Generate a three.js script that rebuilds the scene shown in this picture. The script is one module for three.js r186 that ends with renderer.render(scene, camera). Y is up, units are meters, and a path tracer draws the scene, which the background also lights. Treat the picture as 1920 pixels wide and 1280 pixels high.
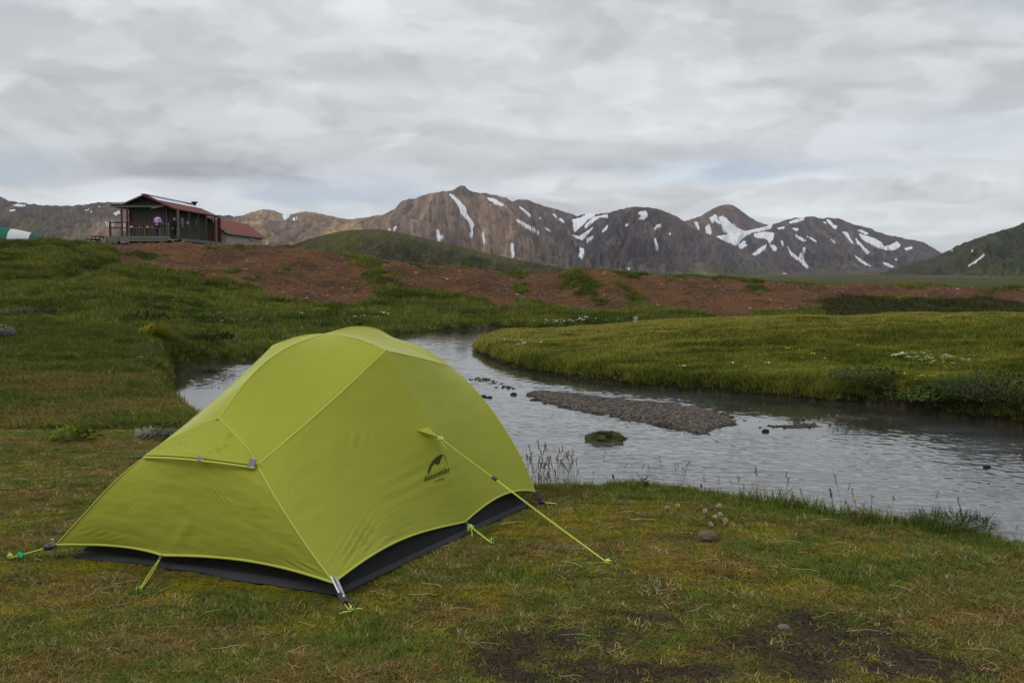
import * as THREE from 'three';
import { mergeGeometries } from 'three/addons/utils/BufferGeometryUtils.js';
import { MarchingCubes } from 'three/addons/objects/MarchingCubes.js';

// ---------------------------------------------------------------- camera, sky, sun, exposure
const scene = new THREE.Scene();
const F = 2000, CX = 960, CY = 640, EYE = 1.5, PITCH = Math.atan(135 / F);   // a 37 mm lens, tilted down a little
const camera = new THREE.PerspectiveCamera(2 * Math.atan(CY / F) * 180 / Math.PI, 1.5, 0.1, 30000);
camera.position.set(0, EYE, 0);
camera.rotation.x = -PITCH;
const renderer = new THREE.WebGLRenderer();
renderer.toneMapping = THREE.LinearToneMapping;
renderer.toneMappingExposure = 1;
renderer.shadowMap.enabled = true;

// ---------------------------------------------------------------- seeded randomness and noise
function rngOf(seed) { let a = seed >>> 0; return () => { a = (a + 0x6d2b79f5) | 0; let t = Math.imul(a ^ (a >>> 15), 1 | a); t = (t + Math.imul(t ^ (t >>> 7), 61 | t)) ^ t; return ((t ^ (t >>> 14)) >>> 0) / 4294967296; }; }
const rnd = rngOf(7);
const PERM = new Uint8Array(512), GX = new Float32Array(256), GY = new Float32Array(256);
{ const r = rngOf(99), p = Array.from({ length: 256 }, (_, i) => i); for (let i = 255; i > 0; i--) { const j = Math.floor(r() * (i + 1)); [p[i], p[j]] = [p[j], p[i]]; } for (let i = 0; i < 512; i++) PERM[i] = p[i & 255]; for (let i = 0; i < 256; i++) { const a = i / 256 * Math.PI * 2; GX[i] = Math.cos(a); GY[i] = Math.sin(a); } }
function noise(x, y) {
  const ix = Math.floor(x), iy = Math.floor(y), fx = x - ix, fy = y - iy, X = ix & 255, Y = iy & 255;
  const a = PERM[PERM[X] + Y], b = PERM[PERM[(X + 1) & 255] + Y], c = PERM[PERM[X] + ((Y + 1) & 255)], d = PERM[PERM[(X + 1) & 255] + ((Y + 1) & 255)];
  const u = fx * fx * fx * (fx * (fx * 6 - 15) + 10), v = fy * fy * fy * (fy * (fy * 6 - 15) + 10);
  const n0 = GX[a] * fx + GY[a] * fy, n1 = GX[b] * (fx - 1) + GY[b] * fy, n2 = GX[c] * fx + GY[c] * (fy - 1), n3 = GX[d] * (fx - 1) + GY[d] * (fy - 1);
  const p = n0 + (n1 - n0) * u, q = n2 + (n3 - n2) * u;
  return (p + (q - p) * v) * 1.5;
}
function fbm(x, y, o = 4) { let s = 0, a = 0.5; for (let i = 0; i < o; i++) { s += a * noise(x, y); x = x * 2.03 + 17.3; y = y * 2.03 - 9.1; a *= 0.5; } return s; }
function ridged(x, y, o = 4) { let s = 0, a = 0.5; for (let i = 0; i < o; i++) { s += a * (1 - Math.abs(noise(x, y)) * 2); x = x * 2.07 + 5.3; y = y * 2.07 + 11.7; a *= 0.5; } return s; }
const clamp = (x, a = 0, b = 1) => Math.min(b, Math.max(a, x)), lerp = (a, b, t) => a + (b - a) * t;
const sstep = (a, b, x) => { const t = clamp((x - a) / (b - a)); return t * t * (3 - 2 * t); };
const mixc = (a, b, t) => [lerp(a[0], b[0], t), lerp(a[1], b[1], t), lerp(a[2], b[2], t)];
const V3 = (x, y, z) => new THREE.Vector3(x, y, z);

// ---------------------------------------------------------------- sky: a low overcast, air and clouds only
{
  const W = 4096, H = 2048, data = new Float32Array(W * H * 4);
  // cloud banks that stand low over the valley: azimuth, elevation, half sizes (degrees), how dark
  const banks = [[-15.8, 5.0, 5.6, 0.9, 0.6], [-26.6, 6.6, 2.4, 0.4, 0.16], [-9, 10.4, 12, 0.9, 0.10], [4, 5.2, 4.5, 0.6, 0.42], [20, 3.7, 5.0, 0.5, 0.36], [8, 11.8, 9, 1.1, 0.13], [-20, 9.2, 8, 0.9, 0.12], [20, 8.2, 7, 0.8, 0.10], [0, 8.3, 6, 0.6, 0.05], [-6, 5.8, 4.2, 0.5, 0.15], [26, 9.5, 8, 2.2, 0.10], [17.5, 10.9, 7, 0.8, 0.1], [-3, 12.5, 9, 0.8, 0.09]];
  const clear = [[-9, 3.8, 7, 0.9, 0.8], [12.5, 4.9, 6.5, 0.55, 1.0], [-27, 4.6, 5, 0.8, 0.7], [24, 6.4, 8, 1.3, 0.35], [-30, 12, 6, 1.6, 0.35], [30, 13, 8, 2, 0.45], [70, 5, 20, 1.2, 0.8], [140, 4.5, 25, 1.2, 0.8], [-80, 5, 25, 1.2, 0.8], [-150, 5, 25, 1.2, 0.8]];
  const bright = [[-6.5, 9.2, 4.5, 0.6, 0.10], [4.5, 4.2, 4.2, 0.9, 0.17], [19, 3.1, 6, 0.55, 0.2], [-20, 3.1, 9, 0.5, 0.13], [-18, 10.3, 6, 0.5, 0.06], [2, 7.2, 9, 0.7, 0.05], [-24.5, 5.8, 3, 0.6, 0.08], [21, 2.0, 8, 0.6, 0.22], [16.5, 4.6, 2.6, 0.3, 0.2], [8.6, 4.9, 1.6, 0.5, 0.16]];
  const blob = (list, az, el) => { let s = 0; for (const [a, e, w, h, k] of list) { let d = az - a; if (d > 180) d -= 360; if (d < -180) d += 360; const q = (d / w) ** 2 + ((el - e) / (el < e ? h * 0.6 : h * 1.35)) ** 2; if (q < 6) s += k * Math.exp(-q); } return s; };
  for (let row = H / 2 - 2; row < H; row++) {
    const up = ((row + 0.5) / H - 0.5) * Math.PI, y = Math.sin(up), cy = Math.cos(up), el = up * 180 / Math.PI;
    for (let col = 0; col < W; col++) {
      const round = ((col + 0.5) / W - 0.5) * 2 * Math.PI, x = Math.cos(round) * cy, z = Math.sin(round) * cy;
      let az = Math.atan2(x, -z) * 180 / Math.PI;
      const k = 1 / (Math.max(y, 0) + 0.075), px = x * k, pz = z * k;
      const wx = fbm(px * 0.8 + 3, pz * 0.8 - 4, 3), wz = fbm(px * 0.8 - 7, pz * 0.8 + 9, 3);
      const big = fbm(px * 0.33 + wx * 0.5 + 1.7, pz * 0.33 + wz * 0.5 + 4.2, 4);
      const fine = fbm(px * 1.6 + wx * 1.2, pz * 1.6 + wz * 1.2, 5);
      const soft = fbm(az * 0.13 + wx, el * 0.62 + wz * 1.4, 5);
      const da = az + fine * 2.6 + soft * 2.5, de = el + wx * 0.5 + fine * 0.5;
      const puff = fbm(az * 0.15 + wx * 0.7 + 5, el * 0.42 + wz * 0.6, 5), bil = 0.5 - Math.abs(fbm(az * 0.2 + wz * 0.8, el * 0.5 + wx * 0.8, 4)) * 2;
      const m1 = fbm(az * 0.085 + wx * 0.35 + 2, el * 0.24 + wz * 0.3 + fine * 0.25, 6), m2 = fbm(az * 0.21 + wx * 0.5 - 8, el * 0.55 + wz * 0.5 + fine * 0.2, 6);
      const edge = sstep(-0.07, 0.12, m1) - 0.5, edge2 = sstep(-0.05, 0.13, m2) - 0.45;
      let L = 0.675 + edge * 0.09 + edge2 * 0.07 * (1 - 0.6 * sstep(16, 40, el)) + big * 0.12 + fine * 0.05 + soft * 0.05 + puff * 0.06 + bil * 0.05 * (1 - sstep(14, 30, el));
      const dark = blob(banks, da, de) * 0.62, lit = blob(bright, da, de) * 0.8, gap = clamp(blob(clear, da, de) * 1.05);
      L = L * (1 - dark) + lit;
      L *= 1 + 0.36 * sstep(12, 60, el);
      let c = [L * 0.962, L * 0.998, L * 1.032];
      const cl = [0.48 + lit, 0.57 + lit, 0.68 + lit];
      c = mixc(c, cl, gap * 0.9);
      const violet = clamp(dark * 2.2) * 0.1;
      const at = (row * W + col) * 4;
      data[at] = Math.max(0.1, c[0] * (1 - 0.02 * violet)); data[at + 1] = Math.max(0.1, c[1] * (1 - 0.16 * violet)); data[at + 2] = Math.max(0.1, c[2] * (1 + 0.05 * violet)); data[at + 3] = 1;
    }
  }
  for (let row = 0; row < H / 2 - 2; row++) for (let col = 0; col < W; col++) { const at = (row * W + col) * 4; data[at] = 0.1; data[at + 1] = 0.1; data[at + 2] = 0.09; data[at + 3] = 1; }
  const t = new THREE.DataTexture(data, W, H, THREE.RGBAFormat, THREE.FloatType);
  t.mapping = THREE.EquirectangularReflectionMapping; t.magFilter = THREE.LinearFilter; t.needsUpdate = true;
  scene.background = t; scene.environment = t;
}
const sun = new THREE.DirectionalLight(new THREE.Color(1, 0.96, 0.9), 1.15);
sun.position.set(-28, 42, 14); sun.target.position.set(-1, 0, -6);
sun.castShadow = true; sun.shadow.radius = 50; sun.shadow.mapSize.set(2048, 2048);
Object.assign(sun.shadow.camera, { left: -40, right: 40, top: 40, bottom: -40, near: 1, far: 140 });
scene.add(sun, sun.target);
scene.fog = new THREE.FogExp2(new THREE.Color(0.78, 0.83, 0.93), 0.000045);

// ---------------------------------------------------------------- lens geometry: from points of the photograph to places in the world
const CP = Math.cos(PITCH), SP = Math.sin(PITCH);
function ray(px, py) { const x = (px - CX) / F, y = -(py - CY) / F; return V3(x, y * CP - SP, -CP - y * SP); }
function onPlane(px, py, h) { const d = ray(px, py), t = (h - EYE) / d.y; return V3(d.x * t, h, d.z * t); }
function atDepth(px, py, D) { const d = ray(px, py), t = -D / d.z; return V3(d.x * t, EYE + d.y * t, -D); }
function proj(p) { const y = p.y - EYE, Z = -(y * SP + p.z * CP); return [CX + F * p.x / Z, CY - F * (y * CP - p.z * SP) / Z, Z]; }
const rowH = (D, row) => EYE - D * Math.tan(PITCH + Math.atan((row - CY) / F));

// ---------------------------------------------------------------- naming
const used = new Map();
function numbered(name) { const n = used.get(name) ?? 0; used.set(name, n + 1); return n ? name + '_' + String(n).padStart(3, '0') : name; }
function shade(o) { o.traverse((c) => { if (c.isMesh) { c.castShadow = true; c.receiveShadow = true; } }); return o; }
function thing(name, label, category, group) { const o = new THREE.Group(); o.name = numbered(name); o.userData = { label, category }; if (group) o.userData.group = group; scene.add(o); return o; }
function part(name, geometry, material, parent, label) { const m = new THREE.Mesh(geometry, material); m.name = name; m.castShadow = m.receiveShadow = true; if (label) m.userData.label = label; parent.add(m); return m; }
function struct(name, geometry, material, label) { const m = new THREE.Mesh(geometry, material); m.name = numbered(name); m.castShadow = m.receiveShadow = true; m.userData = { kind: 'structure', label }; scene.add(m); return m; }
function geo(pos, idx, col, uv) { const g = new THREE.BufferGeometry(); g.setAttribute('position', new THREE.BufferAttribute(pos instanceof Float32Array ? pos : new Float32Array(pos), 3)); if (col) g.setAttribute('color', new THREE.BufferAttribute(col instanceof Float32Array ? col : new Float32Array(col), 3)); if (uv) g.setAttribute('uv', new THREE.BufferAttribute(uv instanceof Float32Array ? uv : new Float32Array(uv), 2)); g.setIndex(idx); g.computeVertexNormals(); return g; }
const std = (c, roughness = 0.9, more = {}) => new THREE.MeshPhysicalMaterial({ specularIntensity: roughness > 0.5 ? 0.3 : 1, color: Array.isArray(c) ? new THREE.Color().setRGB(...c) : new THREE.Color(c), roughness, ...more });
function box(w, h, d, x = 0, y = 0, z = 0, rx = 0, ry = 0, rz = 0) { const g = new THREE.BoxGeometry(w, h, d); if (rz) g.rotateZ(rz); if (rx) g.rotateX(rx); if (ry) g.rotateY(ry); g.translate(x, y, z); return g; }
function bar(a, b, r, seg = 6, r2 = r) { const d = b.clone().sub(a), g = new THREE.CylinderGeometry(r2, r, d.length(), seg); g.applyQuaternion(new THREE.Quaternion().setFromUnitVectors(V3(0, 1, 0), d.clone().normalize())); g.translate((a.x + b.x) / 2, (a.y + b.y) / 2, (a.z + b.z) / 2); return g; }
function tube(pts, r, n = 24, seg = 6) { return new THREE.TubeGeometry(new THREE.CatmullRomCurve3(pts), n, r, seg); }
// a dab of a rope: several strands wound into a knot
function merge(list) { return mergeGeometries(list.map((g) => { const q = g.index ? g.toNonIndexed() : g; for (const k of Object.keys(q.attributes)) if (!['position', 'normal'].includes(k)) q.deleteAttribute(k); return q; })); }

// ---------------------------------------------------------------- the land
function sd(poly, x, z) {   // signed distance in plan, negative inside
  let d = 1e9, s = 1;
  for (let i = 0, j = poly.length - 1; i < poly.length; j = i++) {
    const a = poly[i], b = poly[j], ex = b[0] - a[0], ez = b[1] - a[1], wx = x - a[0], wz = z - a[1];
    const t = clamp((wx * ex + wz * ez) / (ex * ex + ez * ez)), qx = wx - ex * t, qz = wz - ez * t, q = qx * qx + qz * qz;
    if (q < d) d = q;
    const c1 = z >= a[1], c2 = z < b[1], c3 = ex * wz > ez * wx;
    if ((c1 && c2 && c3) || (!c1 && !c2 && !c3)) s = -s;
  }
  return s * Math.sqrt(d);
}
const WL = -0.7;   // level of the river
const plan = (pts, h) => pts.map(([px, py]) => { const p = onPlane(px, py, h); return [p.x, p.z]; });
// edge of the camp ground above the river (turf level)
const LIP = [[309, 690], [314, 712], [345, 736], [385, 757], [430, 790], [500, 840], [600, 875], [750, 906], [900, 915], [1000, 913], [1100, 913], [1180, 905], [1250, 910], [1320, 917], [1400, 932], [1480, 945], [1550, 960], [1640, 976], [1720, 982], [1800, 992], [1860, 1002], [1920, 1014], [2010, 1034], [2200, 1085], [2700, 1250]];
const lip = LIP.map(([px, py]) => { const p = onPlane(px, py, 0); return [p.x, p.z]; });
const RIVER = [
  ...lip.map(([x, z]) => [x, z - 0.3]).reverse(),
  ...plan([[312, 689], [400, 680], [500, 671], [600, 650], [700, 631], [760, 624], [850, 618.5], [930, 615.5], [1000, 614], [1100, 613], [1240, 611]], WL),
  ...plan([[1240, 616.5], [1095, 618.5], [1000, 620.5], [950, 626], [915, 634], [898, 646], [894, 656], [920, 672], [960, 686], [1020, 700], [1060, 704], [1100, 713], [1160, 719], [1200, 726], [1300, 735], [1350, 742], [1400, 742], [1470, 750], [1520, 748], [1560, 757], [1620, 758], [1700, 771], [1800, 786], [1920, 804], [2100, 838], [2300, 880], [2700, 960]], WL),
];
const BAR = plan([[968, 737], [1000, 733], [1090, 738], [1180, 750], [1260, 757], [1340, 768], [1385, 780], [1392, 797], [1352, 806], [1340, 819], [1290, 815], [1230, 802], [1150, 786], [1060, 769], [990, 752]], WL);
const SHOAL = plan([[1375, 762], [1480, 766], [1600, 776], [1690, 792], [1640, 806], [1500, 808], [1400, 800]], WL);
const SHOAL2 = plan([[872, 706], [905, 706], [980, 722], [975, 733], [930, 727], [880, 716]], WL);
const SHOAL3 = plan([[1850, 832], [1990, 850], [2000, 880], [1890, 862]], WL);

// profiles of the land, one per bearing: [distance, height] at the same nine features
const R = (D, row) => [D, rowH(D, row)], A = (D, h) => [D, h];
const PROF = [
  [-900, A(9, 0), R(18, 676), R(28, 604), R(38, 564), R(50, 530), R(66, 488), R(86, 448)],
  [-100, A(9, 0), R(18, 676), R(28, 604), R(38, 564), R(50, 530), R(66, 488), R(84, 450)],
  [0, A(9, 0), R(18, 676), R(28, 604), R(38, 564), R(50, 530), R(66, 490), R(82, 453)],
  [200, A(9, 0), R(18, 678), R(28, 602), R(38, 562), R(50, 527), R(66, 487), R(82, 457)],
  [310, A(9, 0), R(19, 674), R(29, 610), R(39, 572), R(50, 540), R(66, 497), R(82, 457)],
  [450, A(9, 0), R(27.5, 660), R(32, 632), R(40, 592), R(50, 557), R(66, 507), R(82, 460)],
  [600, A(9, 0), R(34, 625), R(38, 608), R(45, 585), R(54, 556), R(66, 517), R(80, 475)],
  [700, A(9, 0), R(36.5, 621), R(39, 608), R(46, 585), R(54, 555), R(65, 520), R(77, 487)],
  [800, A(8.5, 0), R(38.5, 616), R(41, 606), R(47, 586), R(55, 560), R(64, 528), R(74, 498)],
  [900, A(8, 0), A(30, -0.5), A(33, -0.56), A(40.5, -0.6), R(50, 588), R(60, 551), R(72, 510)],
  [1000, A(8, 0), A(24.6, -0.46), A(34, -0.5), A(42, -0.6), A(51, -0.6), R(60, 562), R(70, 515)],
  [1100, A(7.6, 0), A(22, -0.43), A(32, -0.4), A(43, -0.6), A(53, -0.58), R(62, 556), R(72, 515)],
  [1200, A(7.4, 0), A(20.8, -0.44), R(31, 613), A(44, -0.62), A(54, -0.6), R(62, 560), R(72, 518)],
  [1350, A(7.2, 0), A(19.6, -0.4), R(30, 603), A(44, -0.62), A(54, -0.6), R(62, 562), R(72, 525)],
  [1500, A(7, 0), A(18.8, -0.38), R(29, 600), A(44, -0.62), A(54, -0.6), R(62, 562), R(72, 535)],
  [1700, A(6.6, 0), A(17.4, -0.3), R(28, 601), A(44, -0.62), A(56, -0.58), R(66, 566), R(76, 543)],
  [1920, A(6, 0), A(15.8, -0.3), R(27, 602), A(44, -0.62), A(56, -0.58), R(66, 565), R(78, 548)],
  [2700, A(4.5, 0), A(12, -0.3), R(26, 602), A(44, -0.62), A(56, -0.58), R(66, 565), R(80, 549)],
].map(([px, ...n]) => ({ u: (px - CX) / F, n: [[3, 0], ...n, [112, 0], [220, 0], [900, -5], [9000, -30]] }));
for (const p of PROF) {   // behind the terrace lip the plateau goes on, then the valley floor
  const l = p.n[7], low = clamp((p.u + 0.1) / 0.25);
  p.n[8] = [l[0] + 16, l[1] + lerp(0.12, -0.1, low)];
  p.n[9] = [260, lerp(2.0, -0.9, low)];
}
function profile(p, D) {
  const n = p.n; let i = 0; while (i < n.length - 2 && D > n[i + 1][0]) i++;
  const a = n[i], b = n[i + 1], s0 = n[Math.max(0, i - 1)], s1 = n[Math.min(n.length - 1, i + 2)];
  const d = b[0] - a[0], k = (b[1] - a[1]) / d, t = clamp((D - a[0]) / d);
  const tang = (k1, k2) => (k1 * k2 <= 0 ? 0 : 2 * k1 * k2 / (k1 + k2));
  const m0 = i ? tang((a[1] - s0[1]) / (a[0] - s0[0]), k) : 0, m1 = i < n.length - 2 ? tang(k, (s1[1] - b[1]) / (s1[0] - b[0])) : k;
  const t2 = t * t, t3 = t2 * t;
  return a[1] * (2 * t3 - 3 * t2 + 1) + d * m0 * (t3 - 2 * t2 + t) + b[1] * (3 * t2 - 2 * t3) + d * m1 * (t3 - t2);
}
function bareLand(x, z) {
  const D = -z;
  if (D < 1) return 0;
  const u = clamp(x / D, PROF[0].u, PROF[PROF.length - 1].u);
  let i = 0; while (i < PROF.length - 2 && u > PROF[i + 1].u) i++;
  const a = PROF[i], b = PROF[i + 1], t = (u - a.u) / (b.u - a.u);
  return lerp(profile(a, D), profile(b, D), t);
}
function riverSd(x, z) { const D = -z; if (D < 2 || D > 60 || Math.abs(x) > 0.75 * D + 6) return 9; return sd(RIVER, x + 0.16 * noise(x * 1.1, z * 1.1) * clamp((D - 9) / 6), z + 0.1 * noise(x * 2.3 + 7, z * 2.3) * clamp((D - 9) / 6)); }
function landAt(x, z) {   // returns height and the distance to the river
  const D = -z, r = Math.hypot(x, z);
  let h = bareLand(x, z);
  const s = riverSd(x, z);
  const far = sstep(10, 22, r), slope = sstep(25, 45, r) * (1 - sstep(120, 400, r)), near = 1 - sstep(10, 14, r);
  h += near * (0.03 * fbm(x * 0.8, z * 0.8, 3) + 0.014 * fbm(x * 4, z * 4, 3) + 0.006 * noise(x * 22, z * 22));
  h += far * (1 - sstep(90, 140, r)) * lerp(1, 0.55, sstep(-0.12, 0.0, x / Math.max(D, 1)) * (1 - sstep(34, 42, D))) * (0.22 * fbm(x * 0.45 + 3, z * 0.45, 3) + 0.14 * fbm(x * 1.5, z * 1.5, 3));
  h += slope * (0.55 * (fbm(x * 0.11 + 9, z * 0.07 - 3, 4)) + 0.3 * fbm(x * 0.33, z * 0.33, 3)) * clamp((h + 0.75) * 1.1) * (1 - 0.75 * sstep(78, 86, D));
  h += 0.55 * sstep(48, 58, D) * (1 - sstep(70, 80, D)) * (noise(x * 0.21 + 0.02 * D, D * 0.03) + 0.5 * noise(x * 0.6, D * 0.06));
  if (D > 260) h += 10 * fbm(x * 0.004, z * 0.004, 4) * sstep(300, 900, D) * 0.5;
  if (s < 1.6) {
    const bw = D < 9.5 ? 0.32 : 0.5 + 0.25 * noise(x * 0.7, z * 0.7);
    const bed = WL - 0.04 - 0.4 * sstep(0, 1.2, -s);
    if (s <= 0) {
      h = bed;
      const inBar = -sd(BAR, x + 0.12 * noise(x * 3, z * 3), z + 0.12 * noise(x * 3 + 4, z * 3));
      if (inBar > -1) h = Math.max(h, WL + lerp(-0.16, 0.055, sstep(-0.55, 0.55, inBar)) + 0.008 * noise(x * 3, z * 3) + 0.004 * noise(x * 11, z * 11));
      for (const S of [SHOAL, SHOAL2, SHOAL3]) { const q = -sd(S, x, z); if (q > -0.6) h = Math.max(h, WL - 0.14 + 0.13 * sstep(-0.6, 0.3, q) + 0.075 * fbm(x * 1.1 + 5, z * 2.2, 3)); }
    } else {
      const k = clamp(s / bw), up = Math.sqrt(k * (2 - k));   // steep and overhung by turf
      h = lerp(WL - 0.04, Math.max(h, WL + 0.06), up);
    }
  }
  return [h, s];
}
const land = (x, z) => landAt(x, z)[0];
function hit(px, py) {   // where a sight line meets the land
  const d = ray(px, py).normalize(); let t = 2, step = 0.1, last = t;
  for (; t < 400; last = t, t += step, step = Math.max(0.05, t * 0.012)) if (EYE + d.y * t < land(d.x * t, d.z * t)) break;
  let a = last, b = t; for (let i = 0; i < 18; i++) { const m = (a + b) / 2; if (EYE + d.y * m < land(d.x * m, d.z * m)) b = m; else a = m; }
  return V3(d.x * b, EYE + d.y * b, d.z * b);
}
const patch = (pts) => pts.map(([px, py]) => { const p = hit(px, py); return [p.x, p.z]; });
// bare gravel slopes below the terrace, mud on the camp ground, mossy and green spots
const GRAVEL = [
  [[160, 461], [250, 458], [400, 461], [500, 464], [600, 476], [640, 484], [662, 500], [688, 524], [716, 552], [670, 574], [600, 572], [540, 562], [470, 540], [380, 518], [300, 507], [225, 494]],
  [[660, 478], [720, 484], [800, 492], [880, 503], [940, 510], [962, 530], [1000, 566], [960, 576], [900, 566], [830, 552], [760, 545], [715, 520]],
  [[968, 512], [1040, 512], [1110, 513], [1146, 518], [1170, 540], [1196, 572], [1140, 588], [1060, 584], [1010, 574], [980, 545]],
  [[1158, 518], [1300, 524], [1400, 530], [1440, 540], [1520, 574], [1480, 586], [1420, 584], [1400, 600], [1330, 598], [1290, 582], [1220, 582], [1196, 560]],
  [[1420, 534], [1560, 537], [1580, 560], [1530, 584], [1490, 574], [1440, 550]],
  [[1540, 535], [1700, 541], [1960, 546], [1960, 563], [1700, 560], [1560, 556]],
].map(patch);
const DARKTURF = patch([[1560, 557], [1700, 562], [1930, 565], [1930, 598], [1700, 597], [1540, 594], [1545, 570]]);
const TENTMID = onPlane(560, 1010, 0);
const MUD = [
  [[1400, 1140], [1480, 1128], [1560, 1122], [1640, 1150], [1700, 1185], [1800, 1215], [1870, 1260], [1800, 1300], [1500, 1300], [1330, 1250], [1340, 1195]],
  [[1080, 1150], [1180, 1130], [1290, 1120], [1330, 1105], [1290, 1160], [1230, 1195], [1140, 1200], [1070, 1190]],
  [[860, 1190], [1000, 1150], [1120, 1190], [1200, 1230], [1330, 1240], [1400, 1310], [960, 1310], [820, 1310]], [[1060, 1225], [1090, 1170], [1200, 1180], [1220, 1215]], [[1180, 1090], [1280, 1080], [1300, 1100], [1200, 1110]],
  [[1310, 1075], [1400, 1068], [1440, 1085], [1350, 1095]], [[1740, 1060], [1830, 1050], [1840, 1070], [1770, 1080]], [[1220, 1010], [1320, 1000], [1330, 1015], [1250, 1022]],
].map((p) => p.map(([px, py]) => { const q = onPlane(px, py, 0); return [q.x, q.z]; }));
const MOSS = [[[1020, 950], [1090, 940], [1180, 960], [1290, 990], [1400, 1060], [1620, 1110], [1560, 1125], [1400, 1110], [1250, 1085], [1100, 1040], [960, 1010], [900, 1020], [960, 980]]].map((p) => p.map(([px, py]) => { const q = onPlane(px, py, 0); return [q.x, q.z]; }));
const LUSH = [[[1500, 1060], [1600, 1045], [1720, 1070], [1760, 1095], [1680, 1110], [1560, 1100]], [[380, 1120], [480, 1105], [590, 1120], [600, 1165], [470, 1180], [380, 1160]], [[620, 1150], [760, 1165], [740, 1230], [640, 1220]], [[1120, 880], [1500, 925], [1920, 990], [1920, 1030], [1500, 965], [1120, 930]], [[900, 1060], [1040, 1065], [1020, 1095], [920, 1090]]].map((p) => p.map(([px, py]) => { const q = onPlane(px, py, 0); return [q.x, q.z]; }));
const inside = (polys, x, z, soft) => { let k = 0; for (const p of polys) k = Math.max(k, sstep(soft, -soft, sd(p, x, z))); return k; };
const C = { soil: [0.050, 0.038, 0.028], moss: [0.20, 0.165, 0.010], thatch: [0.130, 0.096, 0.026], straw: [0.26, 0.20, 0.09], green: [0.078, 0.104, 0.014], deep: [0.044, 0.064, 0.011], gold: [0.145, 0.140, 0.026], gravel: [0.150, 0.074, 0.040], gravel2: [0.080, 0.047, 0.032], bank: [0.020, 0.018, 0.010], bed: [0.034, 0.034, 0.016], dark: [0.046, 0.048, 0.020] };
// what grows where: colours of the ground itself, without light
function cover(x, z, s) {
  const D = -z, r = Math.hypot(x, z), n1 = fbm(x * 0.9 + 2, z * 0.9, 4), n2 = fbm(x * 3.1, z * 3.1 + 8, 4), n3 = fbm(x * 0.28 - 6, z * 0.28, 4);
  let c, grav = 0, mud = 0;
  if (s < 0) { c = mixc(C.bed, [0.085, 0.078, 0.062], clamp(0.5 + n2)); return { c, grav: 0, mud: 0, bed: 1, lush: 0, moss: 0 }; }
  const wx = x + 0.18 * n2, wz = z + 0.18 * n1;
  if (r < 26 && (s > 1.7 || D < 13 || x / D < -0.2) && !(D > 14 && x / D > -0.22)) {   // camp ground
    const lush = Math.max(inside(LUSH, wx, wz, 0.12), sstep(1.0, 0.1, s + 0.3 * n1)), moss = clamp(Math.max(inside(MOSS, wx, wz, 0.16), sstep(0.0, 0.25, n1 + 0.4 * n2) * 0.75));
    mud = Math.max(inside(MUD, wx + 0.25 * n2, wz + 0.2 * fbm(x * 7, z * 7, 3), 0.16) * clamp(1.05 + 1.3 * fbm(x * 5 + 3, z * 5, 3)), sstep(0.2, 0.36, n1 * 0.7 - n2 * 0.5) * 0.45);
    c = mixc(C.thatch, C.green, clamp(0.38 + n1 * 1.5 + n2 * 0.6));
    c = mixc(c, C.moss, moss * clamp(0.6 + n2));
    c = mixc(c, C.green, lush * 0.8);
    c = mixc(c, C.soil, mud);
    const back = sstep(15, 20, D - 0.5 * n1); c = mixc(c, C.deep, back * 0.8);
    return { c, grav: 0, mud, bed: 0, lush: Math.max(lush, back), moss };
  }
  const e = 0.9 * clamp(r / 60), gx = x + e * 1.6 * fbm(x * 0.5, z * 0.5, 3), gz = z + e * 2.2 * fbm(x * 0.4 + 9, z * 0.4, 3);
  if (D > 40 && D < 130) { const q = 1 - 6 / r, so = 0.3; grav = inside(GRAVEL, gx, gz, so); if (D > 66) grav = Math.max(grav, inside(GRAVEL, gx * q, gz * q, so)); grav *= 1 - 0.8 * sstep(0.26, 0.42, fbm(x * 0.35 + 20, z * 0.16, 4)); }
  if (x / D < -0.2 && D > 80) grav = Math.max(grav, sstep(-0.445, -0.405, x / D) * sstep(80, 82, D));
  c = mixc(C.deep, C.green, clamp(0.4 + n3 * 1.4 + n1 * 0.5));
  if (D < 46 && x / D > -0.04 && s < 99) { const top = sstep(21, 29, D + 2 * n3 - x * 0.12); c = mixc(mixc(C.deep, C.green, clamp(0.55 + n1)), C.gold, top * clamp(0.55 + n3 + 0.4 * n1)); }
  if (D > 40 && sd(DARKTURF, gx, gz) < 0) c = mixc(C.dark, [0.06, 0.05, 0.025], clamp(0.3 + n1));
  c = mixc(c, mixc(C.gravel, C.gravel2, clamp(0.45 + n3 * 2.4 + 0.8 * n1)), grav);
  if (D > 130) c = mixc(mixc([0.06, 0.075, 0.03], [0.1, 0.08, 0.05], clamp(0.5 + fbm(x * 0.01, z * 0.01, 4) * 2)), c, 1 - sstep(130, 200, D));
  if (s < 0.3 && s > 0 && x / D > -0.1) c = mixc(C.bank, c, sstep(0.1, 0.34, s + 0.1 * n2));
  return { c, grav, mud: 0, bed: 0, lush: 1, moss: 0 };
}
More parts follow.
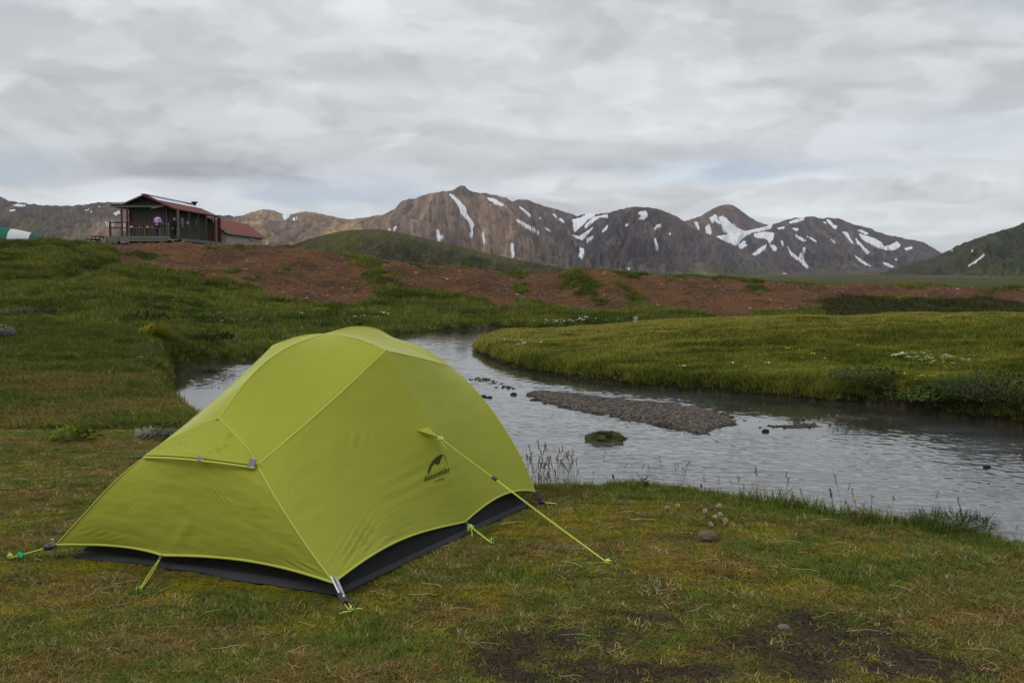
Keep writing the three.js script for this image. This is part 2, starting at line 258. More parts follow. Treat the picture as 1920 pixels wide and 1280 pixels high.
// a tile of matted fibres, straw and crumbs: colour only (multiplied with what grows there) and its relief
function fibreTile(size, strokes, lo, hi, len, wid, seed, dots) {
  const r = rngOf(seed), cv = document.createElement('canvas'), bm = document.createElement('canvas'); cv.width = cv.height = bm.width = bm.height = size;
  const g = cv.getContext('2d'), b = bm.getContext('2d'); g.fillStyle = 'rgb(170,168,160)'; g.fillRect(0, 0, size, size); b.fillStyle = 'rgb(90,90,90)'; b.fillRect(0, 0, size, size);
  g.lineCap = b.lineCap = 'round';
  for (let i = 0; i < strokes; i++) {
    const x = r() * size, y = r() * size, a = r() * 6.283, l = len * (0.4 + r()), v = lo + (hi - lo) * r() * r(), w = wid * (0.5 + r()), t = r(), kx = Math.cos(a) * l, ky = Math.sin(a) * l, mx = (r() - 0.5) * l * 0.6;
    const col = t < 0.4 ? [v, v * 0.97, v * 0.86] : t < 0.7 ? [v * 0.9, v, v * 0.8] : [v, v * 0.9, v * 0.78];
    g.strokeStyle = 'rgb(' + col.map((q) => Math.round(clamp(q, 0, 255))).join() + ')'; b.strokeStyle = 'rgb(' + [0, 0, 0].map(() => Math.round(60 + 170 * i / strokes * (0.5 + 0.5 * r()))).join() + ')';
    g.lineWidth = b.lineWidth = w;
    for (const ox of [-size, 0, size]) for (const oy of [-size, 0, size]) { if (Math.abs(x + ox - size / 2) > size * 0.62 || Math.abs(y + oy - size / 2) > size * 0.62) continue; for (const q of [g, b]) { q.beginPath(); q.moveTo(x + ox, y + oy); q.quadraticCurveTo(x + ox + kx / 2 - ky * mx / l, y + oy + ky / 2 + kx * mx / l, x + ox + kx, y + oy + ky); q.stroke(); } }
  }
  for (let i = 0; i < dots; i++) { const x = r() * size, y = r() * size, s = 1 + r() * 4, v = lo + (hi - lo) * r(); g.fillStyle = `rgb(${v | 0},${v * 0.93 | 0},${v * 0.85 | 0})`; g.beginPath(); g.arc(x, y, s, 0, 7); g.fill(); b.fillStyle = `rgb(${90 + v * 0.5 | 0},0,0)`; b.beginPath(); b.arc(x, y, s, 0, 7); b.fill(); }
  const t = new THREE.CanvasTexture(cv), u = new THREE.CanvasTexture(bm); t.colorSpace = THREE.SRGBColorSpace; for (const q of [t, u]) { q.wrapS = q.wrapT = THREE.RepeatWrapping; q.magFilter = THREE.LinearFilter; }
  return [t, u];
}
const [turfMap, turfBump] = fibreTile(1024, 9000, 90, 255, 26, 2.2, 11, 2600);
const groundMat = new THREE.MeshPhysicalMaterial({ specularIntensity: 0.12, vertexColors: true, roughness: 0.95, map: turfMap, bumpMap: turfBump, bumpScale: 0.012 });
{
  const rows = [], ratio = 1.0046; for (let r = 2.2; r < 130; r *= r < 24 ? ratio : 1.0062) rows.push(r); for (let r = 130; r < 11000; r *= 1.06) rows.push(r);
  const cols = []; for (let a = -0.62; a < 0.62; a += 0.00245) cols.push(a); for (let a = 0.62; a < 2 * Math.PI - 0.62; a += 0.04) cols.push(a); cols.push(2 * Math.PI - 0.62);
  const nr = rows.length, nc = cols.length, pos = new Float32Array((nr * nc + 1) * 3), col = new Float32Array((nr * nc + 1) * 3), uv = new Float32Array((nr * nc + 1) * 2), idx = [];
  for (let i = 0; i < nr; i++) for (let j = 0; j < nc; j++) {
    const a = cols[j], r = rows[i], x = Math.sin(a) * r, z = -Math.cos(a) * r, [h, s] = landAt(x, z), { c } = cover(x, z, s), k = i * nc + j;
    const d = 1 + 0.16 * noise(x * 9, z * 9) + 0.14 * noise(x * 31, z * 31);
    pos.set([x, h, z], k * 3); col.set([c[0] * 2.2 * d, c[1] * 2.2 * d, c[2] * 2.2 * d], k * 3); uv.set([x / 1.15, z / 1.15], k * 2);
    if (i && j) { const q = k - nc; idx.push(q - 1, q, k - 1, q, k, k - 1); }
  }
  const z0 = nr * nc; pos.set([0, 0, 0], z0 * 3); col.set([0.1, 0.09, 0.03], z0 * 3);
  for (let j = 1; j < nc; j++) idx.push(z0, j, j - 1);
  const g = geo(pos, idx, col, uv);
  struct('ground', g, groundMat, 'mossy camp ground, river banks and grassy slopes of the valley');
}
// ---------------------------------------------------------------- the river
{
  const wcol = [], rows = [], cols = []; for (let r = 5; r < 60; r *= 1.0031) rows.push(r); for (let a = -0.6; a < 0.6; a += 0.0024) cols.push(a);
  const nr = rows.length, nc = cols.length, pos = [], uv = [], map = new Int32Array(nr * nc).fill(-1), idx = [];
  for (let i = 0; i < nr; i++) for (let j = 0; j < nc; j++) {
    const r = rows[i], a = cols[j], x = Math.sin(a) * r, z = -Math.cos(a) * r, s = riverSd(x, z);
    if (s > 0.7) continue;
    // riffles run across the current; slack water lies along the banks and behind the gravel bar
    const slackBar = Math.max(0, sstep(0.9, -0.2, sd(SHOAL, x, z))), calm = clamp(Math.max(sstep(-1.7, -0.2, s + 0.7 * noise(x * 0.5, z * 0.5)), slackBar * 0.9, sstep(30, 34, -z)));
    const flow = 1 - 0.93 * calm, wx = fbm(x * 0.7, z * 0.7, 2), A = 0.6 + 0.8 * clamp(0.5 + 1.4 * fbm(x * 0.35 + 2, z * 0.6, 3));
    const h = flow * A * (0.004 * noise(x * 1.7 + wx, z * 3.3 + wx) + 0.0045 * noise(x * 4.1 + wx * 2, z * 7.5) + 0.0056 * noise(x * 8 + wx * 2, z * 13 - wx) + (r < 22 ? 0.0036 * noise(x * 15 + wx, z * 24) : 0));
    map[i * nc + j] = pos.length / 3; pos.push(x, WL + h, z); uv.push(x, z); const skyPaint = clamp(flow * (0.75 + 0.9 * fbm(x * 0.8 + 31, z * 1.6, 4))); wcol.push(lerp(0.11, 0.40, skyPaint), lerp(0.12, 0.425, skyPaint), lerp(0.085, 0.445, skyPaint));   // vertex colour paints sky reflection on riffles, dark bank reflection on slack water
  }
  for (let i = 1; i < nr; i++) for (let j = 1; j < nc; j++) { const k = i * nc + j, a = map[k - nc - 1], b = map[k - nc], c = map[k - 1], d = map[k]; if (Math.min(a, b, c, d) < 0) continue; idx.push(a, b, c, b, d, c); }
  const water = new THREE.MeshPhysicalMaterial({ vertexColors: true, roughness: 0.05, transmission: 0.8, thickness: 0.3, ior: 1.42, attenuationColor: new THREE.Color().setRGB(0.4, 0.42, 0.25), attenuationDistance: 0.3 });
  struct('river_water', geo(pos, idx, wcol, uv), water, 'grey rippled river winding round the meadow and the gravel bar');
}

// ---------------------------------------------------------------- mountains: each a ridge with a front and a back, gullied, with snow lying in its hollows
function ridge(o) {   // o: line [[px, row], ...] of the crest, D its distance, front and back widths, foot row, colours, snow outlines
  const px0 = o.line[0][0], px1 = o.line[o.line.length - 1][0], step = o.step ?? 1.1, nc = Math.round((px1 - px0) / step) + 1, nf = o.nf ?? 110, nb = 26, nr = nf + nb;
  const crest = (px) => { const L = o.line; let i = 0; while (i < L.length - 2 && px > L[i + 1][0]) i++; const p0 = L[Math.max(0, i - 1)], a = L[i], b = L[i + 1], p3 = L[Math.min(L.length - 1, i + 2)], t = clamp((px - a[0]) / (b[0] - a[0])), d = b[0] - a[0], m0 = i ? (b[1] - p0[1]) / (b[0] - p0[0]) * d : b[1] - a[1], m1 = i < L.length - 2 ? (p3[1] - a[1]) / (p3[0] - a[0]) * d : b[1] - a[1], t2 = t * t, t3 = t2 * t, k = 0.55, lin = lerp(a[1], b[1], t); return lerp(lin, a[1] * (2 * t3 - 3 * t2 + 1) + m0 * (t3 - 2 * t2 + t) + b[1] * (3 * t2 - 2 * t3) + m1 * (t3 - t2), k); };
  const pos = new Float32Array(nc * nr * 3), uvp = new Float32Array(nc * nr * 2), T = new Float32Array(nc * nr), sx = o.D / 2600;
  for (let j = 0; j < nc; j++) {
    const px = px0 + j * step, jag = (noise(px * 0.11, o.D) * 0.7 + noise(px * 0.35, o.D + 5) * 0.5 + noise(px * 0.9, o.D + 9) * 0.5 + (ridged(px * 0.05, o.D, 3) - 0.45) * 1.6) * (o.jag ?? 1.25);
    const u = (px - CX) / F, Dc = o.D * (1 + 0.05 * noise(u * 9, o.D)), front = o.front * (1 + 0.22 * noise(u * 14 + 3, o.D)), Hc = rowH(Dc * Math.sqrt(1), crest(px) + jag), foot = o.foot;
    for (let i = 0; i < nr; i++) {
      const t = i / (nf - 1), k = i * nc + j;
      let D, h;
      if (t <= 1) {
        D = Dc - front * (1 - t);
        const wt = t + 0.1 * noise(u * 22, t * 3 + o.D), pr = Math.pow(t, o.steep ?? 1.15);
        h = foot + (Hc - foot) * pr;
        const X = u * o.D / (sx * 100), wob = noise(X * 0.3 + t * 1.3, t * 1.6 + o.D) * 0.9, env = Math.pow(Math.sin(Math.PI * clamp(t)), 0.75) * (o.rough ?? 1) * (Hc - foot);
        const g1 = ridged(X * 0.55 + wob + (o.lean ?? 0) * t, t * 0.55 + o.D, 3), g2 = ridged(X * 2.1 + wob * 2 + (o.lean ?? 0) * t * 3, t * 1.1 - o.D, 3), g3 = noise(X * 7 + wob * 4, t * 6);
        h += env * (0.70 * (g1 - 0.5) + 0.24 * (g2 - 0.5) + 0.12 * (ridged(X * 5.3 + wob * 4 + (o.lean ?? 0) * t * 6, t * 2.2 + o.D, 3) - 0.5) + 0.05 * g3 + 0.014 * noise(X * 19, t * 16 + wob) + 0.05 * noise(X * 0.9, wt * 5));
        h = Math.min(h, EYE + (Hc - EYE) * D / Dc - (1 - t) * 3);   // nothing in front stands above the crest's sight line
      } else { const q = (i - nf + 1) / nb; D = Dc + o.back * q; h = lerp(Hc, o.foot - 20, Math.pow(q, 0.8)); }
      pos[k * 3] = u * D * 1.0; pos[k * 3 + 1] = h; pos[k * 3 + 2] = -D; T[k] = t; const p = proj(V3(u * D, h, -D)); uvp[k * 2] = p[0]; uvp[k * 2 + 1] = p[1];
    }
  }
  const idx = []; for (let i = 1; i < nr; i++) for (let j = 1; j < nc; j++) { const k = i * nc + j; idx.push(k - nc - 1, k - nc, k - 1, k - nc, k, k - 1); }
  const g = geo(pos, idx), N = g.attributes.normal.array, col = new Float32Array(nc * nr * 3);
  for (let k = 0; k < nc * nr; k++) {
    const x = pos[k * 3], y = pos[k * 3 + 1], z = pos[k * 3 + 2], t = T[k], S = 1 / (90 * sx);
    const sx0 = x * S * 2.6 + 0.8 * noise(x * S, y * S) + (o.lean ?? 0) * t * 2, streak = 1.5 * fbm(sx0, t * 1.1 + o.D, 5), pat = 1.4 * fbm(x * S * 0.6 + 4, y * S * 1.0 + z * S * 0.2, 5), fine = fbm(x * S * 7, y * S * 5 + z * S * 4, 4);
    const crag = sstep(0.10, 0.24, fbm(x * S * 5 + 2, y * S * 5 + t * 3, 4) + 0.15 * noise(x * S * 0.8, t * 3)), scree = sstep(0.06, 0.3, fbm(sx0 * 1.7 + 9, t * 0.8 - o.D, 4));
    let c = o.color({ x, y, z, t, px: uvp[k * 2], row: uvp[k * 2 + 1], streak, pat, fine, flat: N[k * 3 + 1] });
    if (o.crag !== 0) { c = mixc(c, [c[0] * 1.5 + 0.012, c[1] * 1.45 + 0.008, c[2] * 1.35 + 0.004], scree * 0.8); c = mixc(c, [0.030, 0.026, 0.026], crag * 0.42 * (o.crag ?? 1)); }
    const d = Math.max(0.3, 1 + 0.8 * fine + 0.25 * streak + 0.28 * noise(sx0 * 6, t * 5)); col[k * 3] = c[0] * d; col[k * 3 + 1] = c[1] * d; col[k * 3 + 2] = c[2] * d;
  }
  g.setAttribute('color', new THREE.BufferAttribute(col, 3));
  const m = struct(o.name ?? 'mountain', g, o.material ?? rockMat, o.label);
  for (const poly of o.snow ?? []) {   // each snow patch is a lens of snow a metre or two thick on the slope
    let a0 = 1e9, a1 = -1e9, b0 = 1e9, b1 = -1e9; for (const [a, b] of poly) { a0 = Math.min(a0, a); a1 = Math.max(a1, a); b0 = Math.min(b0, b); b1 = Math.max(b1, b); }
    const at = new Map(), p = [], ix = [], jA = Math.max(0, Math.floor((a0 - 4 - px0) / step)), jB = Math.min(nc - 1, Math.ceil((a1 + 4 - px0) / step)), depth = (k) => { const X = uvp[k * 2], Y = uvp[k * 2 + 1]; if (X < a0 - 3 || X > a1 + 3 || Y < b0 - 3 || Y > b1 + 3) return -9; return -sd(poly, X + 0.7 * noise(X * 0.35, Y * 0.35) + 0.5 * noise(X * 0.9, Y * 0.9), Y + 0.7 * noise(X * 0.4 + 9, Y * 0.4)); };
    const put = (k) => { if (!at.has(k)) { at.set(k, p.length / 3); const d = depth(k); p.push(pos[k * 3], pos[k * 3 + 1] + (d <= 0 ? -0.2 : Math.min(2.2, 0.8 + d * 0.6) * sx), pos[k * 3 + 2] + 0.3); } return at.get(k); };
    for (let i = 1; i < nf; i++) for (let j = Math.max(1, jA); j <= jB; j++) { const k = i * nc + j, q = [k - nc - 1, k - nc, k - 1, k]; let n = 0; for (const v of q) if (depth(v) > 0) n++; if (n < 2) continue; const [A1, B1, C1, D1] = q.map(put); ix.push(A1, B1, C1, B1, D1, C1); }
    if (ix.length) part('snow_patch', geo(p, ix), snowMat, m);
  }
  return m;
}
const rockMat = new THREE.MeshPhysicalMaterial({ specularIntensity: 0.15, vertexColors: true, roughness: 1 });
const snowMat = std([0.62, 0.64, 0.68], 0.8);
const zz = (k, ox, oy) => (list) => list.map((flat) => { const o = []; for (let i = 0; i < flat.length; i += 2) o.push([flat[i] / k + ox, flat[i + 1] / k + oy]); return o; });
const Z4 = zz(1920 / 760, 400, 330), Z5 = zz(1920 / 920, 1000, 340), Z2 = zz(1920 / 560, 0, 340);
const rhyolite = [0.205, 0.138, 0.098], umber = [0.105, 0.070, 0.053], slate = [0.050, 0.043, 0.046], plum = [0.080, 0.057, 0.060], ochre = [0.25, 0.170, 0.090], olive = [0.070, 0.076, 0.034], mossy = [0.040, 0.058, 0.018];
const col3 = (a, b, c) => ({ pat, streak }) => mixc(mixc(a, b, clamp(0.5 + pat * 1.5)), c, clamp(0.35 + streak * 1.6) * 0.6);
// left range, behind the hut
ridge({ D: 3600, front: 900, back: 600, foot: 40, nf: 70, rough: 0.6, label: 'low brown range with rounded pale tops behind the hut', line: [[400, 414], [436, 410], [462, 402], [480, 396], [500, 392.5], [516, 394], [532, 401], [546, 402], [566, 397], [585, 396.5], [606, 401], [640, 408], [700, 418]], snow: Z4([[325, 185, 365, 183, 345, 210, 332, 208], [370, 205, 395, 195, 398, 208]]), color: ({ pat, streak, row }) => mixc(mixc(rhyolite, ochre, clamp(0.4 + pat)), umber, clamp(0.3 + streak + (row - 405) * 0.02)) });
ridge({ D: 2400, front: 800, back: 500, foot: 10, nf: 110, rough: 0.55, label: 'dark brown ridge with tan and green slopes behind the hut at left', line: [[-260, 330], [-120, 345], [-40, 356], [0, 366], [20, 375], [44, 380], [80, 384], [120, 386], [150, 384.5], [185, 380], [230, 379], [300, 385], [380, 400], [440, 405], [500, 412], [560, 416], [620, 416], [680, 420]], snow: Z2([[80, 150, 120, 147, 165, 153, 150, 160, 90, 158], [48, 188, 80, 180, 110, 183, 75, 192], [540, 185, 578, 178, 560, 190], [575, 195, 600, 190, 585, 200], [625, 160, 660, 157, 640, 165], [722, 205, 765, 190, 770, 205, 740, 218], [1795, 235, 1815, 225, 1840, 222, 1830, 240]]),
  color: ({ pat, streak, px, row, fine }) => { let c = mixc(umber, slate, clamp(0.5 + streak * 2)); const low = clamp((row - 398) / 22); c = mixc(c, px < 110 ? olive : px < 170 ? mixc(olive, rhyolite, 0.5) : rhyolite, low * clamp(0.45 + pat * 1.8)); if (px > 430) c = mixc(c, mixc(plum, ochre, clamp(0.2 + pat * 2.2)), clamp((row - 408) / 18)); return mixc(c, mossy, clamp(-0.1 + fine) * 0.5); } });
// the main brown mountain with a nipple top
ridge({ D: 3000, front: 1000, back: 700, foot: -14, nf: 190, step: 0.8, rough: 0.62, lean: 0.6, label: 'broad brown mountain with a small rocky knob on its top and a long snow gully', line: [[560, 440], [600, 416], [660, 411], [700, 405], [724, 401], [744, 388], [756, 376], [780, 371], [805, 363], [830, 358.5], [850, 357], [857, 351], [864, 347.5], [871, 348], [879, 355], [890, 360], [920, 364], [945, 370], [962, 377], [975, 374], [988, 374], [1000, 379], [1012, 384], [1040, 391], [1062, 398], [1090, 408], [1130, 430], [1180, 470], [1240, 512]],
  snow: Z4([[1117, 82, 1135, 90, 1175, 125, 1195, 150, 1200, 180, 1230, 215, 1233, 230, 1228, 262, 1222, 262, 1215, 235, 1205, 210, 1172, 180, 1165, 150, 1140, 115, 1118, 90], [1222, 262, 1232, 265, 1228, 290, 1216, 292, 1214, 275], [1296, 101, 1330, 107, 1376, 135, 1370, 144, 1340, 135, 1300, 110], [1450, 142, 1470, 155, 1508, 188, 1500, 195, 1475, 172, 1450, 150], [1436, 203, 1470, 220, 1550, 270, 1540, 273, 1480, 245, 1436, 214], [1056, 255, 1068, 258, 1075, 285, 1090, 278, 1090, 298, 1060, 302], [1272, 262, 1280, 265, 1287, 315, 1280, 325, 1275, 290], [1407, 322, 1422, 318, 1428, 380, 1418, 388, 1408, 350], [860, 240, 873, 240, 855, 260, 848, 258], [825, 252, 838, 248, 836, 258], [1540, 195, 1558, 198, 1550, 207], [1605, 178, 1615, 180, 1630, 195, 1625, 200], [1635, 202, 1650, 200, 1665, 220, 1655, 222], [1567, 242, 1590, 252, 1605, 268, 1580, 255]]),
  color: ({ pat, streak, px, row, fine }) => { let c = mixc(rhyolite, umber, clamp(0.42 + streak * 1.7)); c = mixc(c, ochre, clamp(-0.05 + pat * 1.4) * 0.5); const top = clamp((372 - row + 10 * pat) / 12) * clamp((px - 835) / 20); c = mixc(c, [0.052, 0.046, 0.034], top * 0.85); const right = clamp((px - 930 - (row - 380) * 0.9 + 60 * pat) / 70); c = mixc(c, plum, right * 0.75); c = mixc(c, olive, clamp((row - 470 + 40 * pat + (px - 1000) * 0.12) / 40) * clamp((px - 960) / 60) * 0.8); return mixc(c, slate, clamp(fine * 0.9)); } });
// the far peak behind the gap
ridge({ D: 4300, front: 900, back: 700, foot: 60, nf: 90, rough: 0.6, label: 'pointed far peak with snow fields behind the middle mountain', line: [[1180, 440], [1230, 420], [1270, 410], [1300, 405], [1320, 399], [1338, 389], [1352, 384.5], [1364, 383], [1378, 388], [1395, 400], [1412, 412], [1440, 422], [1480, 430], [1540, 440]], snow: Z5([[565, 148, 600, 140, 660, 122, 675, 120, 665, 132, 610, 150, 575, 160], [690, 145, 710, 130, 720, 135, 722, 150, 735, 160, 730, 168, 708, 155, 700, 165], [725, 140, 745, 135, 775, 165, 800, 185, 830, 195, 835, 215, 770, 215, 745, 190, 735, 165], [675, 175, 690, 172, 700, 200, 690, 215, 675, 205], [630, 160, 642, 158, 650, 180, 655, 205, 645, 195]]), color: ({ pat, streak, px, row }) => mixc(mixc(umber, plum, clamp(0.5 + streak * 1.5)), slate, clamp(0.3 + pat) * 0.6) });
// right-hand snowy mountain
ridge({ D: 3500, front: 1100, back: 700, foot: -14, nf: 190, step: 0.8, rough: 0.85, label: 'dark snow-streaked mountain right of the pointed far peak', line: [[1250, 470], [1320, 450], [1380, 436], [1425, 427], [1452, 419], [1480, 410], [1500, 408], [1520, 405.5], [1538, 409], [1555, 408], [1575, 411], [1600, 421], [1625, 427], [1650, 437], [1690, 446], [1722, 452], [1738, 459], [1752, 468], [1800, 492], [1860, 515]],
  snow: Z5([[700, 215, 760, 208, 830, 195, 900, 180, 940, 168, 930, 185, 890, 195, 860, 200, 830, 215, 800, 245, 785, 258, 775, 240, 755, 245, 735, 225], [865, 205, 905, 197, 945, 202, 940, 225, 925, 245, 915, 225, 880, 222, 865, 215], [800, 262, 830, 245, 838, 250, 810, 270], [852, 290, 885, 262, 915, 246, 908, 265, 880, 285, 860, 297], [925, 248, 945, 250, 957, 268, 940, 272], [800, 250, 825, 232, 835, 238, 812, 258], [970, 232, 978, 235, 980, 255, 972, 245], [990, 248, 1010, 275, 1040, 300, 1045, 280, 1058, 285, 1060, 312, 1078, 335, 1072, 342, 1045, 315, 1010, 290], [1052, 262, 1065, 257, 1068, 270, 1058, 280], [1000, 158, 1030, 148, 1060, 145, 1062, 150, 1030, 160, 1005, 165], [955, 182, 985, 176, 985, 183, 960, 188], [1015, 182, 1040, 185, 1035, 193, 1018, 190], [1022, 206, 1045, 217, 1072, 232, 1060, 236, 1035, 223], [1070, 214, 1090, 221, 1112, 236, 1100, 236], [1160, 220, 1185, 240, 1180, 243], [1145, 150, 1160, 150, 1175, 170, 1193, 175, 1185, 187, 1170, 178], [1130, 155, 1148, 160, 1145, 167], [1207, 195, 1232, 200, 1240, 220, 1258, 247, 1245, 240, 1225, 215], [1262, 220, 1275, 235, 1300, 260, 1318, 280, 1305, 285, 1285, 258, 1268, 245], [1275, 205, 1310, 215, 1340, 225, 1365, 240, 1375, 255, 1400, 248, 1425, 235, 1440, 252, 1420, 268, 1385, 270, 1355, 262, 1320, 245, 1285, 225], [1270, 190, 1285, 190, 1315, 205, 1300, 207], [1255, 286, 1280, 304, 1325, 333, 1310, 332, 1275, 311], [1365, 315, 1390, 322, 1415, 335, 1400, 338, 1375, 325], [1452, 262, 1480, 255, 1488, 262, 1460, 270], [910, 318, 925, 325, 943, 345, 935, 345, 915, 328], [968, 362, 990, 360, 992, 366], [1415, 303, 1425, 303, 1422, 312]]),
  color: ({ pat, streak, px, row, fine }) => mixc(mixc(mixc(plum, slate, clamp(0.6 + streak * 1.6)), umber, clamp(pat * 1.2) * 0.6), olive, clamp((row - 495 + 30 * pat) / 30) * 0.6) });
// the middle mountain, in front of both
ridge({ D: 2700, front: 900, back: 600, foot: -14, nf: 190, step: 0.8, rough: 0.9, lean: -0.5, label: 'grey brown craggy mountain in the middle with snow in the gap at its left', line: [[1000, 500], [1040, 440], [1062, 412], [1080, 405], [1100, 400], [1120, 401], [1150, 396], [1172, 389.5], [1188, 387.5], [1210, 388], [1235, 392], [1255, 400], [1275, 410], [1290, 424], [1310, 432], [1345, 446], [1380, 462], [1420, 482], [1460, 502], [1500, 522], [1530, 530]],
  snow: Z5([[150, 150, 185, 142, 215, 125, 245, 125, 240, 135, 215, 150, 190, 175, 160, 200, 155, 165], [200, 175, 235, 140, 290, 128, 292, 142, 260, 140, 235, 160, 205, 185], [150, 210, 180, 215, 235, 178, 232, 185, 205, 215, 180, 240, 180, 248, 155, 230], [210, 225, 240, 210, 230, 228, 205, 242], [180, 262, 195, 262, 202, 280, 190, 305, 175, 290, 185, 280], [268, 195, 292, 170, 290, 185, 272, 200], [405, 122, 440, 115, 450, 130, 435, 148, 410, 150, 425, 135], [470, 190, 485, 168, 508, 172, 490, 182], [472, 222, 480, 225, 490, 262, 483, 270, 476, 245], [527, 205, 540, 200, 538, 210], [355, 175, 378, 160, 372, 172], [362, 340, 380, 338, 372, 348]]),
  color: ({ pat, streak, px, row, fine }) => { let c = mixc(mixc(plum, slate, clamp(0.5 + streak * 1.5)), rhyolite, clamp(pat * 1.5) * 0.5); c = mixc(c, [0.03, 0.027, 0.026], clamp(fine * 1.5 + pat - 0.1) * 0.7); c = mixc(c, olive, clamp((row - 488 + 35 * pat) / 22) * 0.75); return mixc(c, olive, clamp((395 - row + 6 * pat) / 14) * 0.5); } });
// near green slope at the right edge
ridge({ D: 1400, front: 420, back: 400, foot: -14, nf: 150, rough: 1.0, lean: 0.9, jag: 1.6, steep: 1.0, crag: 0.9, label: 'steep dark green crag at the right edge of the valley', line: [[1500, 537], [1560, 531], [1605, 524], [1640, 515], [1680, 503], [1720, 490], [1745, 483], [1775, 470], [1805, 455], [1830, 446], [1860, 436], [1880, 430], [1900, 424], [1915, 417], [1940, 404], [1980, 388], [2060, 360], [2200, 330], [2400, 300]], snow: Z5([[1700, 330, 1740, 305, 1768, 281, 1767, 292, 1730, 319, 1706, 333], [1713, 275, 1720, 266, 1722, 275], [1630, 270, 1645, 267, 1640, 274]]),
  color: ({ pat, streak, fine, row, t }) => { const rock = clamp(fine * 2.2 + streak * 1.6 + 0.15 + (t - 0.55) * 0.7); return mixc(mixc([0.027, 0.036, 0.014], [0.052, 0.060, 0.020], clamp(0.4 + pat * 1.6)), [0.034, 0.033, 0.028], rock); } });
// dark green hill behind the terrace, and low rises on the valley floor
const hillMat = rockMat;
ridge({ name: 'hill', crag: 0, D: 330, front: 150, back: 90, foot: -4, nf: 90, rough: 0.35, jag: 0.35, steep: 0.85, label: 'long dark green hill rising behind the gravel terrace', line: [[440, 500], [500, 480], [540, 463], [575, 450], [610, 440], [650, 432], [690, 429.5], [720, 430.5], [760, 438], [800, 447], [850, 459], [900, 471], [950, 482], [1000, 492], [1050, 502], [1110, 513], [1200, 528]], color: ({ pat, streak, fine, t }) => mixc(mixc([0.027, 0.027, 0.012], [0.060, 0.059, 0.017], clamp(0.0 + pat * 1.6 + t * t * t * 0.9)), [0.05, 0.04, 0.024], clamp(fine * 1.4 + streak)) });
ridge({ name: 'hill', crag: 0, D: 900, front: 180, back: 160, foot: -9, nf: 40, rough: 0.4, jag: 0.5, label: 'small green mound far across the valley floor at right', line: [[1520, 531], [1560, 528], [1590, 524.5], [1610, 523], [1640, 525], [1690, 530], [1740, 533]], color: ({ pat }) => mixc(mossy, olive, clamp(0.5 + pat)) });
ridge({ name: 'hill', crag: 0, D: 420, front: 120, back: 100, foot: -5, nf: 40, rough: 0.3, jag: 0.4, label: 'low pale green rise at the right edge below the crag', line: [[1780, 552], [1820, 545], [1870, 538], [1920, 532], [2000, 526], [2200, 520]], color: ({ pat }) => mixc([0.075, 0.085, 0.028], [0.055, 0.07, 0.022], clamp(0.5 + pat)) });

// ---------------------------------------------------------------- the tent
const tentRoot = thing('tent', 'lime green dome tent with black floor pitched on the mossy grass by the river', 'tent');
const [, creases] = fibreTile(1024, 260, 120, 200, 300, 7, 31, 0);
const FLY = new THREE.MeshPhysicalMaterial({ bumpMap: creases, bumpScale: 0.0008, color: new THREE.Color().setRGB(0.43, 0.455, 0.045), roughness: 0.92, transmission: 0.38, thickness: 0, side: THREE.DoubleSide, specularIntensity: 0.5 });
const SEAM = new THREE.MeshPhysicalMaterial({ color: new THREE.Color().setRGB(0.40, 0.44, 0.065), roughness: 0.85, side: THREE.DoubleSide });
const BLACK = std([0.010, 0.010, 0.012], 0.7, { side: THREE.DoubleSide }), GREYCLOTH = std([0.030, 0.031, 0.040], 0.65, { side: THREE.DoubleSide }), BUCKLE = std([0.02, 0.02, 0.022], 0.4), ALU = std([0.5, 0.51, 0.54], 0.35, { metalness: 0.85 }), CORD = std([0.50, 0.62, 0.10], 0.8), STRAP = std([0.12, 0.12, 0.13], 0.7), REFLECT = std([0.30, 0.30, 0.32], 0.5), PEG = std([0.02, 0.16, 0.06], 0.45, { metalness: 0.3 });
const HEM = 0.085, Fg = onPlane(625, 1092, HEM), Vg = onPlane(105, 1021, HEM), Rg = onPlane(1003, 922, HEM);
const E1 = Rg.clone().sub(Fg).setY(0), LEN = E1.length(); E1.normalize();
const E2 = Vg.clone().sub(Fg).setY(0), HW = E2.length() / 2; E2.normalize();
const SP0 = onPlane(872, 978, 0.068);
const TMID = Fg.clone().add(Vg).multiplyScalar(0.5).setY(0);
const L3 = (s, w, y) => TMID.clone().addScaledVector(E1, s).addScaledVector(E2, w).setY(y);   // s along the tent, w across (near side negative), y up
const curve = (pts) => new THREE.CatmullRomCurve3(pts.map((p) => L3(...p)), false, 'centripetal');
const sideCurve = (pts, sg) => curve(pts.map(([s, w, y]) => [s, w * sg, y]));
const SPd = SP0.clone().sub(TMID).setY(0), eDot = E1.dot(E2), SPa = SPd.dot(E1), SPb = SPd.dot(E2), SPs = (SPa - eDot * SPb) / (1 - eDot * eDot), SPw = -(SPb - eDot * SPa) / (1 - eDot * eDot);
const K = LEN / 2.18;
const ridgeC = curve([[0.25, 0, 0.757], [0.45, 0, 0.912], [0.6, 0, 1.0], [0.8, 0, 1.072], [1.0, 0, 1.11], [1.18, 0, 1.132], [1.45, 0, 1.155], [1.7, 0, 1.13], [1.88, 0, 1.065]]);
